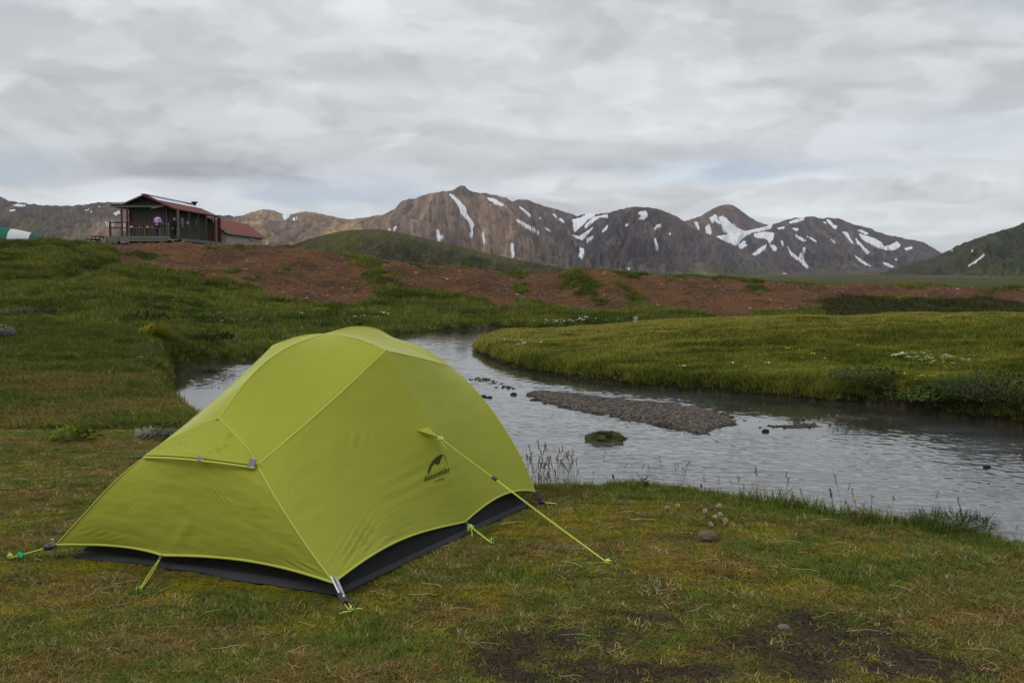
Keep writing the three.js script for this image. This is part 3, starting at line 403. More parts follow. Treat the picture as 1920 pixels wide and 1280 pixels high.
// a patch of cloth stretched between four edges; pins hold single points; then it settles like a soap film
function cloth(N, M, top, bottom, left, right, pins = [], iters = 260) {
  const P = []; for (let j = 0; j <= M; j++) for (let i = 0; i <= N; i++) {
    const u = i / N, v = j / M, t = top(u), b = bottom(u), l = left(v), r = right(v), c00 = top(0), c10 = top(1), c01 = bottom(0), c11 = bottom(1);
    const p = t.clone().multiplyScalar(1 - v).addScaledVector(b, v).addScaledVector(l, 1 - u).addScaledVector(r, u).addScaledVector(c00, -(1 - u) * (1 - v)).addScaledVector(c10, -u * (1 - v)).addScaledVector(c01, -(1 - u) * v).addScaledVector(c11, -u * v);
    P.push(p);
  }
  const fix = new Set(); for (let i = 0; i <= N; i++) fix.add(i), fix.add(M * (N + 1) + i); for (let j = 0; j <= M; j++) fix.add(j * (N + 1)), fix.add(j * (N + 1) + N);
  for (const [i, j, p] of pins) { const k = j * (N + 1) + i; if (p) P[k].copy(p); fix.add(k); }
  const acc = V3(0, 0, 0);
  for (let n = 0; n < iters; n++) for (let j = 1; j < M; j++) for (let i = 1; i < N; i++) { const k = j * (N + 1) + i; if (fix.has(k)) continue; acc.copy(P[k - 1]).add(P[k + 1]).add(P[k - N - 1]).add(P[k + N + 1]).multiplyScalar(0.25); P[k].lerp(acc, 1.6); }
  return { P, N, M, at(u, v) { const x = clamp(u) * N, y = clamp(v) * M, i = Math.min(N - 1, Math.floor(x)), j = Math.min(M - 1, Math.floor(y)), a = x - i, b = y - j, k = j * (N + 1) + i; return P[k].clone().multiplyScalar((1 - a) * (1 - b)).addScaledVector(P[k + 1], a * (1 - b)).addScaledVector(P[k + N + 1], (1 - a) * b).addScaledVector(P[k + N + 2], a * b); } };
}
function clothGeo(c, out, folds = []) {   // folds: [u, v, direction, length, wave, count, height]
  const { P, N, M } = c, idx = []; for (let j = 1; j <= M; j++) for (let i = 1; i <= N; i++) { const k = j * (N + 1) + i, a = k - N - 2, b = k - N - 1, d = k - 1; idx.push(a, d, b, b, d, k); }
  let g = geo(P.flatMap((p) => [p.x, p.y, p.z]), idx); const n = g.attributes.normal; let sgn = 0; for (let k = 0; k < P.length; k += 7) sgn += V3().fromBufferAttribute(n, k).dot(P[k].clone().sub(out)) > 0 ? 1 : -1; sgn = Math.sign(sgn);
  const Q = P.map((p, k) => {
    const u = (k % (N + 1)) / N, v = Math.floor(k / (N + 1)) / M; let h = 0;
    for (const [u0, v0, dir, len, wave, cnt, hgt, ku = 1, kv = 1] of folds) { const du = (u - u0) * ku, dv = (v - v0) * kv, a = du * Math.cos(dir) + dv * Math.sin(dir), b = -du * Math.sin(dir) + dv * Math.cos(dir); const e = Math.exp(-((a / len) ** 2) * 1.5 - (b / (wave * cnt)) ** 2 * 1.5); if (e > 0.02) h += hgt * e * Math.cos(b / wave * Math.PI * 2 + 0.6 * Math.sin(a / len * 3)); }
    h += 0.0022 * noise(u * 9 + P.length, v * 9) + 0.0016 * noise(u * 4 + v * 17, v * 6 - u * 13);
    const edge = Math.min(u, v, 1 - u, 1 - v); return p.clone().addScaledVector(V3().fromBufferAttribute(n, k), sgn * h * clamp(edge * 30));
  });
  c.Q = Q; c.nrm = P.map((_, k) => V3().fromBufferAttribute(n, k).multiplyScalar(sgn));
  g = geo(Q.flatMap((p) => [p.x, p.y, p.z]), idx); g.setAttribute('uv', new THREE.BufferAttribute(new Float32Array(P.flatMap((_, k) => [(k % (N + 1)) / N * 2, Math.floor(k / (N + 1)) / M * 1.4])), 2));
  return g;
}
function pixelOnCloth(c, px, py) { let best = 1e9, at = null; const { N, M } = c; for (let j = 0; j < M; j++) for (let i = 0; i < N; i++) { const k = j * (N + 1) + i, q = proj(c.Q[k]), d = (q[0] - px) ** 2 + (q[1] - py) ** 2; if (d < best) { best = d; at = [i, j, k]; } } 
  const [i, j, k] = at, q = proj(c.Q[k]), qi = proj(c.Q[k + 1]), qj = proj(c.Q[k + N + 1]), ax = qi[0] - q[0], ay = qi[1] - q[1], bx = qj[0] - q[0], by = qj[1] - q[1], det = ax * by - ay * bx, dx = px - q[0], dy = py - q[1], a = (dx * by - dy * bx) / det, b = (ax * dy - ay * dx) / det;
  return { u: (i + a) / N, v: (j + b) / M, p: c.Q[k].clone().addScaledVector(c.Q[k + 1].clone().sub(c.Q[k]), a).addScaledVector(c.Q[k + N + 1].clone().sub(c.Q[k]), b), n: c.nrm[k] }; }
const OUTC = L3(1.1, 0, 0.2), sides = {};
function strip(c, uv0, uv1, w, n = 40, lift = 0.002) {   // a stitched tape along a line on the cloth
  const pos = [], idx = []; let side = null;
  const at = (t) => c.at(lerp(uv0[0], uv1[0], t), lerp(uv0[1], uv1[1], t));
  for (let i = 0; i <= n; i++) { const t = i / n, p = at(t), d = at(Math.min(1, t + 0.02)).sub(at(Math.max(0, t - 0.02))).normalize(), k = Math.round(lerp(uv0[1], uv1[1], t) * c.M) * (c.N + 1) + Math.round(lerp(uv0[0], uv1[0], t) * c.N), nn = c.nrm[k]; side = d.clone().cross(nn).normalize(); for (const [q, l] of [[-1, 0], [-0.6, 1], [0.6, 1], [1, 0]]) pos.push(...p.clone().addScaledVector(side, q * w / 2).addScaledVector(nn, lift * l + 0.0006).toArray()); if (i) for (let e = 0; e < 3; e++) { const a = (i - 1) * 4 + e; idx.push(a, a + 4, a + 1, a + 1, a + 4, a + 5); } }
  return geo(pos, idx);
}
for (const sg of [-1, 1]) {
  const near = sg < 0;
  const leg = sideCurve([[0.25, 0, 0.757], [0.16, 0.24, 0.64], [0.06, 0.47, 0.45], [0.02, 0.66, 0.26], [0, HW, HEM]], sg);
  const rear = sideCurve([[1.88, 0, 1.065], [1.975 * K, 0.15, 1.0], [2.03 * K, 0.3, 0.895], [2.1 * K, 0.5, 0.69], [2.15 * K, 0.66, 0.455], [2.18 * K, 0.775, 0.24], [LEN, HW, HEM]], sg);
  const sS = SPs, hem = (u) => { const cut = 58 / 96; if (u < cut) { const t = u / cut; return L3(sS * t, sg * (lerp(HW, SPw, t) - 0.02 * Math.sin(Math.PI * t)), lerp(HEM, 0.068, t) + 0.05 * Math.pow(Math.sin(Math.PI * Math.pow(t, 0.9)), 1.1)); } const t = (u - cut) / (1 - cut); return L3(lerp(sS, LEN, t), sg * (lerp(SPw, HW, t) - 0.012 * Math.sin(Math.PI * t)), lerp(0.068, HEM, t) + 0.06 * Math.pow(Math.sin(Math.PI * Math.pow(t, 1.15)), 0.8)); };
  const N = 96, M = 72, ic = 58, jc = 23, gi = ic, gj = 47, cutU = ic / N, vJ = jc / M, vD = 0.365, vR = 0.30;
  const T = ridgeC.getPointAt(0.575), tip = L3(1.177, sg * 0.385, 1.045), D0 = leg.getPointAt(vD), Rr = rear.getPointAt(vR), Sp = hem(cutU);
  const two = (x, m, w) => (x < m ? x / m * w : w + (x - m) / (1 - m) * (1 - w));
  const topC = (u) => ridgeC.getPointAt(two(u, cutU, 0.575)), legV = (v) => leg.getPointAt(two(v, vJ, vD)), rearV = (v) => rear.getPointAt(two(v, vJ, vR));
  const line = (a, b, t, sag, out = 0) => { const p = a.clone().lerp(b, t), k = Math.sin(Math.PI * t); p.y -= sag * k; return p.addScaledVector(E2, sg * out * k); };
  const pins = [];
  for (let j = 1; j <= jc; j++) { const t = j / jc, p = T.clone().lerp(tip, t); p.y += 0.022 * Math.sin(Math.PI * t * 0.95); pins.push([ic, j, p]); }
  for (let i = 1; i < ic; i++) pins.push([i, jc, line(D0, tip, i / ic, 0.016, -0.004)]);
  for (let i = ic + 1; i < N; i++) pins.push([i, jc, line(tip, Rr, (i - ic) / (N - ic), 0.0, 0.03)]);
  for (let j = jc + 1; j < M; j++) { const t = (j - jc) / (M - jc), g = (gj - jc) / (M - jc), p = tip.clone().lerp(Sp, t); p.addScaledVector(E2, sg * (0.055 * Math.sin(Math.PI * t) + 0.022 * Math.exp(-(((t - g) / 0.09) ** 2)))); pins.push([ic, j, p]); }
  const c2 = cloth(N, M, topC, hem, legV, rearV, pins, 420);
  const folds = [[0.30, 0.93, 0.10, 0.22, 0.030, 3, 0.008, 1, 1], [0.14, 0.9, -0.55, 0.14, 0.026, 2.4, 0.006], [0.55, 0.9, -0.12, 0.12, 0.024, 2.6, 0.0055], [0.34, 0.52, 0.35, 0.06, 0.016, 2.0, 0.0035], [0.82, 0.88, 0.4, 0.12, 0.03, 2.4, 0.005], [0.06, 0.52, 1.2, 0.1, 0.02, 2, 0.0026], [0.72, 0.45, 1.25, 0.14, 0.03, 1.4, 0.0022], [0.58, 0.36, 1.4, 0.07, 0.018, 2.2, 0.003], [0.93, 0.75, 1.3, 0.14, 0.022, 1.6, 0.0026], [0.2, 0.97, 0.18, 0.2, 0.022, 1.6, 0.005], [0.5, 0.78, 0.0, 0.2, 0.05, 1.6, 0.004]];
  part('fly_side_panel', clothGeo(c2, OUTC, folds), FLY, tentRoot);
  sides[sg] = { c: c2, leg, rear, hem, ic, jc, gi, gj, N, M };
  part('seam', strip(c2, [ic / N, jc / M], [0.004, jc / M], 0.008, 70), SEAM, tentRoot);
  part('seam', strip(c2, [ic / N, 0.0], [ic / N, jc / M], 0.007, 40), SEAM, tentRoot);
  part('seam', strip(c2, [ic / N, jc / M], [0.995, jc / M], 0.006, 60), SEAM, tentRoot);
  // hem tape
  const hp = []; for (let i = 0; i <= 60; i++) hp.push(hem(i / 60));
  const tape = tube(hp, 0.006, 120, 6); part('hem_tape', tape, SEAM, tentRoot);
  const lp = []; for (let i = 0; i <= 40; i++) lp.push(leg.getPointAt(i / 40).addScaledVector(E1, -0.001)); part('seam', tube(lp, 0.0042, 80, 6), SEAM, tentRoot);
  const rp = []; for (let i = 0; i <= 40; i++) rp.push(rear.getPointAt(i / 40)); part('seam', tube(rp, 0.0045, 80, 6), SEAM, tentRoot);
}
{
  const rl = []; for (let i = 0; i <= 40; i++) rl.push(ridgeC.getPointAt(i / 40)); part('seam', tube(rl, 0.004, 80, 6), SEAM, tentRoot);
  // front wall below the rain hood: from the brow line down to the hem with its middle peg loop
  const A = sides[-1].leg, B = sides[1].leg, vD = 0.37, a0 = A.getPointAt(vD), b0 = B.getPointAt(vD);
  const mh = onPlane(303, 1041, 0.075), tm = mh.clone().sub(TMID).dot(E2), um = clamp((HW + tm) / (2 * HW));
  const brow = (u) => a0.clone().lerp(b0, u).addScaledVector(E1, -0.05 * Math.sin(Math.PI * u)).add(V3(0, 0.022 * Math.sin(Math.PI * u), 0));
  const frontHem = (u) => { const fA = A.getPointAt(1), fB = B.getPointAt(1); if (u < um) { const t = u / um, p = fA.clone().lerp(mh, t); p.y += 0.026 * Math.pow(Math.sin(Math.PI * t), 0.9); p.addScaledVector(E1, 0.04 * Math.sin(Math.PI * t)); return p; } const t = (u - um) / (1 - um), p = mh.clone().lerp(fB, t); p.y += 0.016 * Math.pow(Math.sin(Math.PI * Math.pow(t, 0.75)), 0.9); p.addScaledVector(E1, 0.03 * Math.sin(Math.PI * t)); return p; };
  const N = 80, M = 56, c = cloth(N, M, brow, frontHem, (v) => A.getPointAt(lerp(vD, 1, v)), (v) => B.getPointAt(lerp(vD, 1, v)), [], 300);
  part('front_panel', clothGeo(c, OUTC, [[0.36, 0.33, 2.0, 0.12, 0.028, 1.6, 0.0055], [0.16, 0.4, 1.1, 0.2, 0.022, 1.8, 0.005], [0.1, 0.62, 1.25, 0.16, 0.02, 1.8, 0.004], [0.86, 0.5, -0.9, 0.2, 0.024, 2.2, 0.0045], [0.9, 0.85, -0.4, 0.16, 0.022, 2.4, 0.005], [0.08, 0.92, 0.3, 0.12, 0.022, 2, 0.004], [0.62, 0.95, 0.1, 0.1, 0.02, 1.6, 0.002], [0.55, 0.75, 1.45, 0.25, 0.09, 0.9, 0.004]]), FLY, tentRoot);
  sides.front = { c, um, frontHem, mh };
  const hp = []; for (let i = 0; i <= 60; i++) hp.push(frontHem(i / 60)); part('hem_tape', tube(hp, 0.0075, 120, 6), SEAM, tentRoot);
  // rain hood over the brow, a finger's width proud of the door
  const H = A.getPointAt(0), off = (p, k) => p.clone().addScaledVector(E1, -k).add(V3(0, 0.004, 0));
  const hood = cloth(40, 26, (u) => A.getPointAt(0.03).lerp(B.getPointAt(0.03), u), (u) => off(brow(u), 0.02).add(V3(0, -0.012, 0)), (v) => off(A.getPointAt(lerp(0.03, vD, v)), 0.004 + 0.012 * v), (v) => off(B.getPointAt(lerp(0.03, vD, v)), 0.004 + 0.012 * v), [], 200);
  part('rain_hood', clothGeo(hood, OUTC, [[0.2, 0.6, 1.05, 0.4, 0.045, 1.5, 0.008], [0.5, 0.93, 0.1, 0.3, 0.06, 1, 0.006], [0.75, 0.7, -0.8, 0.3, 0.06, 1.4, 0.005], [0.36, 0.8, 0.6, 0.2, 0.05, 1.4, 0.005]]), FLY, tentRoot);
  const bp = []; for (let i = 0; i <= 40; i++) bp.push(off(brow(i / 40), 0.022).add(V3(0, -0.012, 0))); part('hem_tape', tube(bp, 0.006, 60, 6), SEAM, tentRoot);
  // rear wall
  const A2 = sides[-1].rear, B2 = sides[1].rear, rh = (u) => A2.getPointAt(1).lerp(B2.getPointAt(1), u).add(V3(0, 0.06 * Math.sin(Math.PI * u), 0)).addScaledVector(E1, 0.06 * Math.sin(Math.PI * u));
  part('rear_panel', clothGeo(cloth(50, 40, (u) => A2.getPointAt(0.02).lerp(B2.getPointAt(0.02), u), rh, (v) => A2.getPointAt(lerp(0.02, 1, v)), (v) => B2.getPointAt(lerp(0.02, 1, v)), [], 200), OUTC), FLY, tentRoot);
  const rp = []; for (let i = 0; i <= 30; i++) rp.push(rh(i / 30)); part('hem_tape', tube(rp, 0.0065, 60, 6), SEAM, tentRoot);
}
{ // black inner floor tub with walls leaning in, and the wider grey ground cloth under it
  const ring = (s0, s1, w, y, n = 24, sag = 0) => { const p = []; for (let i = 0; i < n; i++) p.push(L3(s0, lerp(-w, w, i / n), y + sag * Math.sin(Math.PI * i / n))); for (let i = 0; i < n; i++) p.push(L3(lerp(s0, s1, i / n), w, y + sag * Math.sin(Math.PI * i / n))); for (let i = 0; i < n; i++) p.push(L3(s1, lerp(w, -w, i / n), y + sag * Math.sin(Math.PI * i / n))); for (let i = 0; i < n; i++) p.push(L3(lerp(s1, s0, i / n), -w, y + sag * Math.sin(Math.PI * i / n))); return p; };
  const loft = (rings) => { const n = rings[0].length, pos = rings.flat().flatMap((p) => [p.x, Math.max(p.y, land(p.x, p.z) + 0.004), p.z]), idx = []; for (let r = 1; r < rings.length; r++) for (let i = 0; i < n; i++) { const a = (r - 1) * n + i, b = (r - 1) * n + (i + 1) % n, c = a + n, d = b + n; idx.push(a, b, c, b, d, c); } return geo(pos, idx); };
  const tub = loft([ring(0.13, LEN - 0.07, HW - 0.04, 0.028), ring(0.17, LEN - 0.11, HW - 0.075, 0.085, 24, 0.01), ring(0.25, LEN - 0.18, HW - 0.14, 0.15, 24, 0.015), ring(0.36, LEN - 0.28, HW - 0.26, 0.22)]);
  part('floor_tub', tub, BLACK, tentRoot);
  part('ground_cloth', loft([ring(0.075, LEN - 0.03, HW - 0.02, 0.004), ring(0.10, LEN - 0.035, HW - 0.028, 0.024, 24, 0.004), ring(0.13, LEN - 0.06, HW - 0.05, 0.03)]), GREYCLOTH, tentRoot);
}
const TENTPOLY = [[-0.1, -1], [LEN, -1], [LEN, 1], [-0.1, 1]].map(([s, q]) => { const p = L3(s, q * HW, 0); return [p.x, p.z]; });
function knot(p, r, seed, m = CORD) { const q = rngOf(seed), g = []; for (let k = 0; k < 3; k++) { const pts = []; for (let i = 0; i < 5; i++) pts.push(p.clone().add(V3((q() - 0.5), (q() - 0.5), (q() - 0.5)).multiplyScalar(r * 3))); g.push(tube(pts, r * 0.42, 14, 5)); } return merge(g); }
function cord(name, a, b, double = 0, label) { const g = [], d = b.clone().sub(a).normalize(), s = d.clone().cross(V3(0, 1, 0)).normalize(); for (const k of double ? [-1, 1] : [0]) { const m = a.clone().lerp(b, 0.5).addScaledVector(V3(0, -1, 0), 0.004 * a.distanceTo(b)).addScaledVector(s, k * double); g.push(tube([a.clone().addScaledVector(s, k * double * 0.4), m, b.clone().addScaledVector(s, k * double * 0.4)], 0.0021, 16, 5)); } return part(name, merge(g), CORD, tentRoot, label); }
function peg(p, dir, m = PEG) { const d = dir.clone().normalize(), top = p.clone().addScaledVector(d, 0.012).add(V3(0, 0.028, 0)), foot = p.clone().addScaledVector(d, -0.02).add(V3(0, -0.09, 0)); const hook = tube([top.clone().add(V3(0, -0.02, 0)), top, top.clone().addScaledVector(d, 0.012).add(V3(0, 0.004, 0)), top.clone().addScaledVector(d, 0.02).add(V3(0, -0.008, 0))], 0.0028, 10, 5); part('tent_peg', merge([bar(foot, top, 0.0036, 6), hook]), m, tentRoot); part('cord_knot', knot(p.clone().add(V3(0, 0.012, 0)), 0.009, Math.round(p.x * 1000) + 5000), CORD, tentRoot); }
{
  // near side guy line with its flap, slider and peg
  const c = sides[-1].c, G = pixelOnCloth(c, 795, 806), n = G.n, flapTip = onFlap(); 
  function onFlap() { return G.p.clone().addScaledVector(E2, -0.085).addScaledVector(E1, 0.012).add(V3(0, -0.035, 0)); }
  const f0 = pixelOnCloth(c, 780, 806).p, f1 = pixelOnCloth(c, 802, 800).p, f2 = pixelOnCloth(c, 796, 818).p;
  const pos = []; for (const t of [[f0, f1, flapTip], [f0, flapTip, f2]]) for (const p of t) pos.push(p.x, p.y, p.z); part('guy_flap', geo(pos, [0, 1, 2, 3, 4, 5]), FLY, tentRoot);
  part('loop_tab', bar(flapTip.clone().addScaledVector(E2, 0.02), flapTip.clone().addScaledVector(E2, -0.006), 0.006, 6), REFLECT, tentRoot);
  const foot = onPlane(1141, 1056, 0.012), top = flapTip, dir = foot.clone().sub(top); let best = 0.4, bd = 1e9; for (let t = 0.1; t < 0.9; t += 0.005) { const q = proj(top.clone().addScaledVector(dir, t)); if (Math.abs(q[0] - 928) < bd) { bd = Math.abs(q[0] - 928); best = t; } }
  const mid = top.clone().addScaledVector(dir, best);
  cord('guy_line', top, mid); cord('guy_line', mid, foot, 0.006);
  const sl = new THREE.BoxGeometry(0.012, 0.03, 0.016); sl.applyQuaternion(new THREE.Quaternion().setFromUnitVectors(V3(0, 1, 0), dir.clone().normalize())); sl.translate(mid.x, mid.y, mid.z); part('guy_line_slider', sl, BUCKLE, tentRoot);
  const kp = top.clone().addScaledVector(dir, 0.012); part('cord_knot', knot(kp, 0.011, 3), CORD, tentRoot); part('loose_cord_end', tube([kp, kp.clone().add(V3(0.012, -0.03, 0.01)), kp.clone().add(V3(0.03, -0.055, 0.01))], 0.0025, 10, 5), CORD, tentRoot); part('loose_cord_end', tube([kp, kp.clone().add(V3(0.004, 0.02, 0)), kp.clone().add(V3(0.008, 0.045, 0.004))], 0.0025, 10, 5), CORD, tentRoot);
  peg(foot, dir.clone().setY(0));
  // side hem loop
  const S = L3(SPs, -SPw, 0.068), sp = onPlane(922, 1018, 0.015); cord('peg_cord', S, sp, 0.004); part('loop_tab', bar(S, S.clone().lerp(sp, 0.12), 0.007, 6), STRAP, tentRoot); part('cord_knot', knot(S.clone().lerp(sp, 0.2).add(V3(0, -0.012, 0)), 0.013, 8), CORD, tentRoot); part('loose_cord_end', tube([S.clone().lerp(sp, 0.2), S.clone().lerp(sp, 0.24).add(V3(0.004, -0.03, 0.01)), S.clone().lerp(sp, 0.27).add(V3(0, -0.05, 0.02))], 0.003, 10, 5), CORD, tentRoot); peg(sp, sp.clone().sub(S).setY(0));
  // front hem loop
  const mh = sides.front.mh, mp = onPlane(260, 1108, 0.015); part('loop_tab', bar(mh.clone(), mh.clone().lerp(mp, 0.14), 0.007, 6), STRAP, tentRoot); cord('peg_cord', mh.clone().lerp(mp, 0.1), mp, 0.006); peg(mp, mp.clone().sub(mh).setY(0));
  // near front corner: two webbing tails and the pole foot, a buckle, a doubled cord
  const cF = L3(0, -HW, HEM), pF = onPlane(659, 1146, 0.015), dF = pF.clone().sub(cF), q1 = cF.clone().addScaledVector(dF, 0.47), sdv = dF.clone().cross(V3(0, 1, 0)).normalize();
  part('pole_foot', bar(cF.clone().addScaledVector(sdv, 0.012).add(V3(0, 0.03, 0)), q1.clone().addScaledVector(sdv, 0.006), 0.0055, 8), ALU, tentRoot); part('webbing_tail', bar(cF.clone().addScaledVector(sdv, -0.012).add(V3(0, 0.02, 0)), q1.clone().addScaledVector(sdv, -0.008), 0.009, 4), REFLECT, tentRoot); part('webbing_tail', bar(cF.clone().add(V3(0, 0.015, 0)), q1, 0.007, 4), STRAP, tentRoot);
  const bk = new THREE.BoxGeometry(0.034, 0.07, 0.018); bk.applyQuaternion(new THREE.Quaternion().setFromUnitVectors(V3(0, 1, 0), dF.clone().normalize())); const bc = cF.clone().addScaledVector(dF, 0.58); bk.translate(bc.x, bc.y, bc.z); part('buckle', bk, BUCKLE, tentRoot);
  part('pole_tip', new THREE.SphereGeometry(0.008, 8, 6).translate(bc.x, bc.y + 0.012, bc.z), ALU, tentRoot);
  cord('peg_cord', bc, pF, 0.009); peg(pF, dF.clone().setY(0)); part('loose_cord_end', tube([pF, pF.clone().add(V3(-0.025, 0.004, 0.02)), pF.clone().add(V3(-0.05, 0, 0.03))], 0.0028, 10, 5), CORD, tentRoot); part('loose_cord_end', tube([pF, pF.clone().add(V3(0.025, 0.012, 0)), pF.clone().add(V3(0.045, 0.01, -0.01))], 0.0028, 10, 5), CORD, tentRoot);
  // far front corner at left
  const cV = L3(0, HW, HEM), pV = onPlane(18, 1046, 0.012), dV = pV.clone().sub(cV), bV = cV.clone().addScaledVector(dV, 0.16); part('webbing_tail', bar(cV, bV, 0.012, 4), STRAP, tentRoot); part('buckle', new THREE.SphereGeometry(0.024, 8, 6).scale(1.3, 0.8, 1).translate(bV.x, bV.y, bV.z), BUCKLE, tentRoot); part('pole_foot', bar(cV.clone().add(V3(-0.02, 0.03, 0)), bV.clone().add(V3(0.02, -0.04, 0)), 0.009, 8), ALU, tentRoot);
  cord('peg_cord', bV, pV, 0.004); const gk = bV.clone().lerp(pV, 0.72); part('cord_knot', knot(gk, 0.013, 21), std([0.02, 0.42, 0.16], 0.6), tentRoot); peg(pV, dV.clone().setY(0));
  // near rear corner
  const cR = L3(LEN, -HW, HEM), fR = onPlane(1016, 941, 0.012), pR = onPlane(1044, 944, 0.01); for (const k of [-0.012, 0.012]) part('webbing_tail', bar(cR.clone().add(V3(k, 0.01, 0)), fR.clone().add(V3(k * 0.6, 0, 0)), 0.007, 4), STRAP, tentRoot); part('buckle', new THREE.SphereGeometry(0.02, 8, 6).scale(1.2, 0.7, 1).translate(fR.x, fR.y, fR.z), BUCKLE, tentRoot); cord('peg_cord', fR, pR, 0.003); part('tent_peg', tube([pR, pR.clone().add(V3(0.03, 0.02, 0)), pR.clone().add(V3(0.07, 0.05, 0))], 0.004, 8, 5), PEG, tentRoot);
  // toggles along the brow and at the far leg
  const brow = sides.front.c, tg = (px, py, l) => { const q = pixelOnCloth(brow, px, py), g = new THREE.BoxGeometry(0.03, l, 0.014); g.rotateZ(-0.35); g.translate(q.p.x, q.p.y, q.p.z); g.translate(q.n.x * 0.02, q.n.y * 0.02, q.n.z * 0.02); part('strap_toggle', g, REFLECT, tentRoot); };
  tg(474, 872, 0.05); tg(381, 858, 0.022);
  const fv = sides[1].leg.getPointAt(0.38); part('strap_toggle', bar(fv, fv.clone().addScaledVector(E2, 0.05).add(V3(0, -0.01, 0)), 0.008, 6), BUCKLE, tentRoot);
  // far side guy line end seen beyond the tent's edge
  const fg = onPlane(196, 938, 0.01); part('cord_knot', knot(fg.clone().add(V3(0, 0.01, 0)), 0.012, 44), CORD, tentRoot);
  // printed mark on the near panel: a mountain emblem over lettering, following the cloth
  const cv = document.createElement('canvas'); cv.width = 512; cv.height = 512; const g = cv.getContext('2d'); g.clearRect(0, 0, 512, 512); g.fillStyle = g.strokeStyle = '#3c411e';
  g.beginPath(); g.moveTo(60, 285); g.bezierCurveTo(70, 130, 170, 30, 290, 28); g.bezierCurveTo(330, 30, 352, 40, 372, 60); g.bezierCurveTo(340, 62, 325, 90, 310, 150); g.bezierCurveTo(300, 190, 270, 195, 235, 160); g.bezierCurveTo(205, 135, 170, 150, 140, 200); g.bezierCurveTo(115, 240, 95, 270, 60, 285); g.fill();
  g.lineWidth = 7; g.beginPath(); g.moveTo(372, 60); g.bezierCurveTo(420, 95, 450, 160, 458, 255); g.stroke();
  g.font = 'bold 118px sans-serif'; g.save(); g.translate(2, 385); g.scale(508 / g.measureText('Naturehike').width, 1.08); g.fillText('Naturehike', 0, 0); g.restore();
  g.font = 'italic bold 62px serif'; g.save(); g.translate(205, 470); g.scale(200 / g.measureText('outdoor').width, 0.9); g.fillText('outdoor', 0, 0); g.restore();
  const tx = new THREE.CanvasTexture(cv); tx.colorSpace = THREE.SRGBColorSpace; tx.magFilter = THREE.LinearFilter;
  const o = { u: 0, v: 0 }; const TL = pixelOnCloth(c, 796, 862), TR = pixelOnCloth(c, 840, 843), BL = pixelOnCloth(c, 794, 917), BR = pixelOnCloth(c, 843, 899); void o;
  const n2 = 20, P2 = [], U2 = [], I2 = []; for (let j = 0; j <= n2; j++) for (let i = 0; i <= n2; i++) { const a = i / n2, b = j / n2, u = lerp(lerp(TL.u, TR.u, a), lerp(BL.u, BR.u, a), b), v = lerp(lerp(TL.v, TR.v, a), lerp(BL.v, BR.v, a), b), x = u * c.N, y = v * c.M, ii = Math.floor(x), jj = Math.floor(y), k = jj * (c.N + 1) + ii, fx = x - ii, fy = y - jj; const p = c.Q[k].clone().multiplyScalar((1 - fx) * (1 - fy)).addScaledVector(c.Q[k + 1], fx * (1 - fy)).addScaledVector(c.Q[k + c.N + 1], (1 - fx) * fy).addScaledVector(c.Q[k + c.N + 2], fx * fy).addScaledVector(c.nrm[k], 0.0025); P2.push(p.x, p.y, p.z); U2.push(a, 1 - b); if (i && j) { const q = j * (n2 + 1) + i; I2.push(q - n2 - 2, q - 1, q - n2 - 1, q - n2 - 1, q - 1, q); } }
  part('printed_emblem', geo(P2, I2, null, U2), new THREE.MeshPhysicalMaterial({ specularIntensity: 0.3, map: tx, transparent: true, roughness: 0.8, side: THREE.DoubleSide }), tentRoot, 'dark printed mountain emblem with lettering');
  let dbg = 'tent check:'; const chk = (nm, p) => { const q = proj(p); dbg += ' ' + nm + ' ' + q[0].toFixed(0) + ',' + q[1].toFixed(0); };
  chk('H 415,782', ridgeC.getPointAt(0)); chk('D 475,865', sides[-1].leg.getPointAt(0.37)); chk('T 627,626', L3(1.18, 0, 1.132)); chk('C 725,652', L3(1.177, -0.385, 1.045)); chk("C' 517,650", L3(1.177, 0.385, 1.045)); chk('S 872,978', L3(SPs, -SPw, 0.068)); chk('D far 300,850', sides[1].leg.getPointAt(0.37)); chk('rear .5', sides[-1].rear.getPointAt(0.5)); console.log(dbg, 'len', LEN.toFixed(2), 'hw', HW.toFixed(2));
}

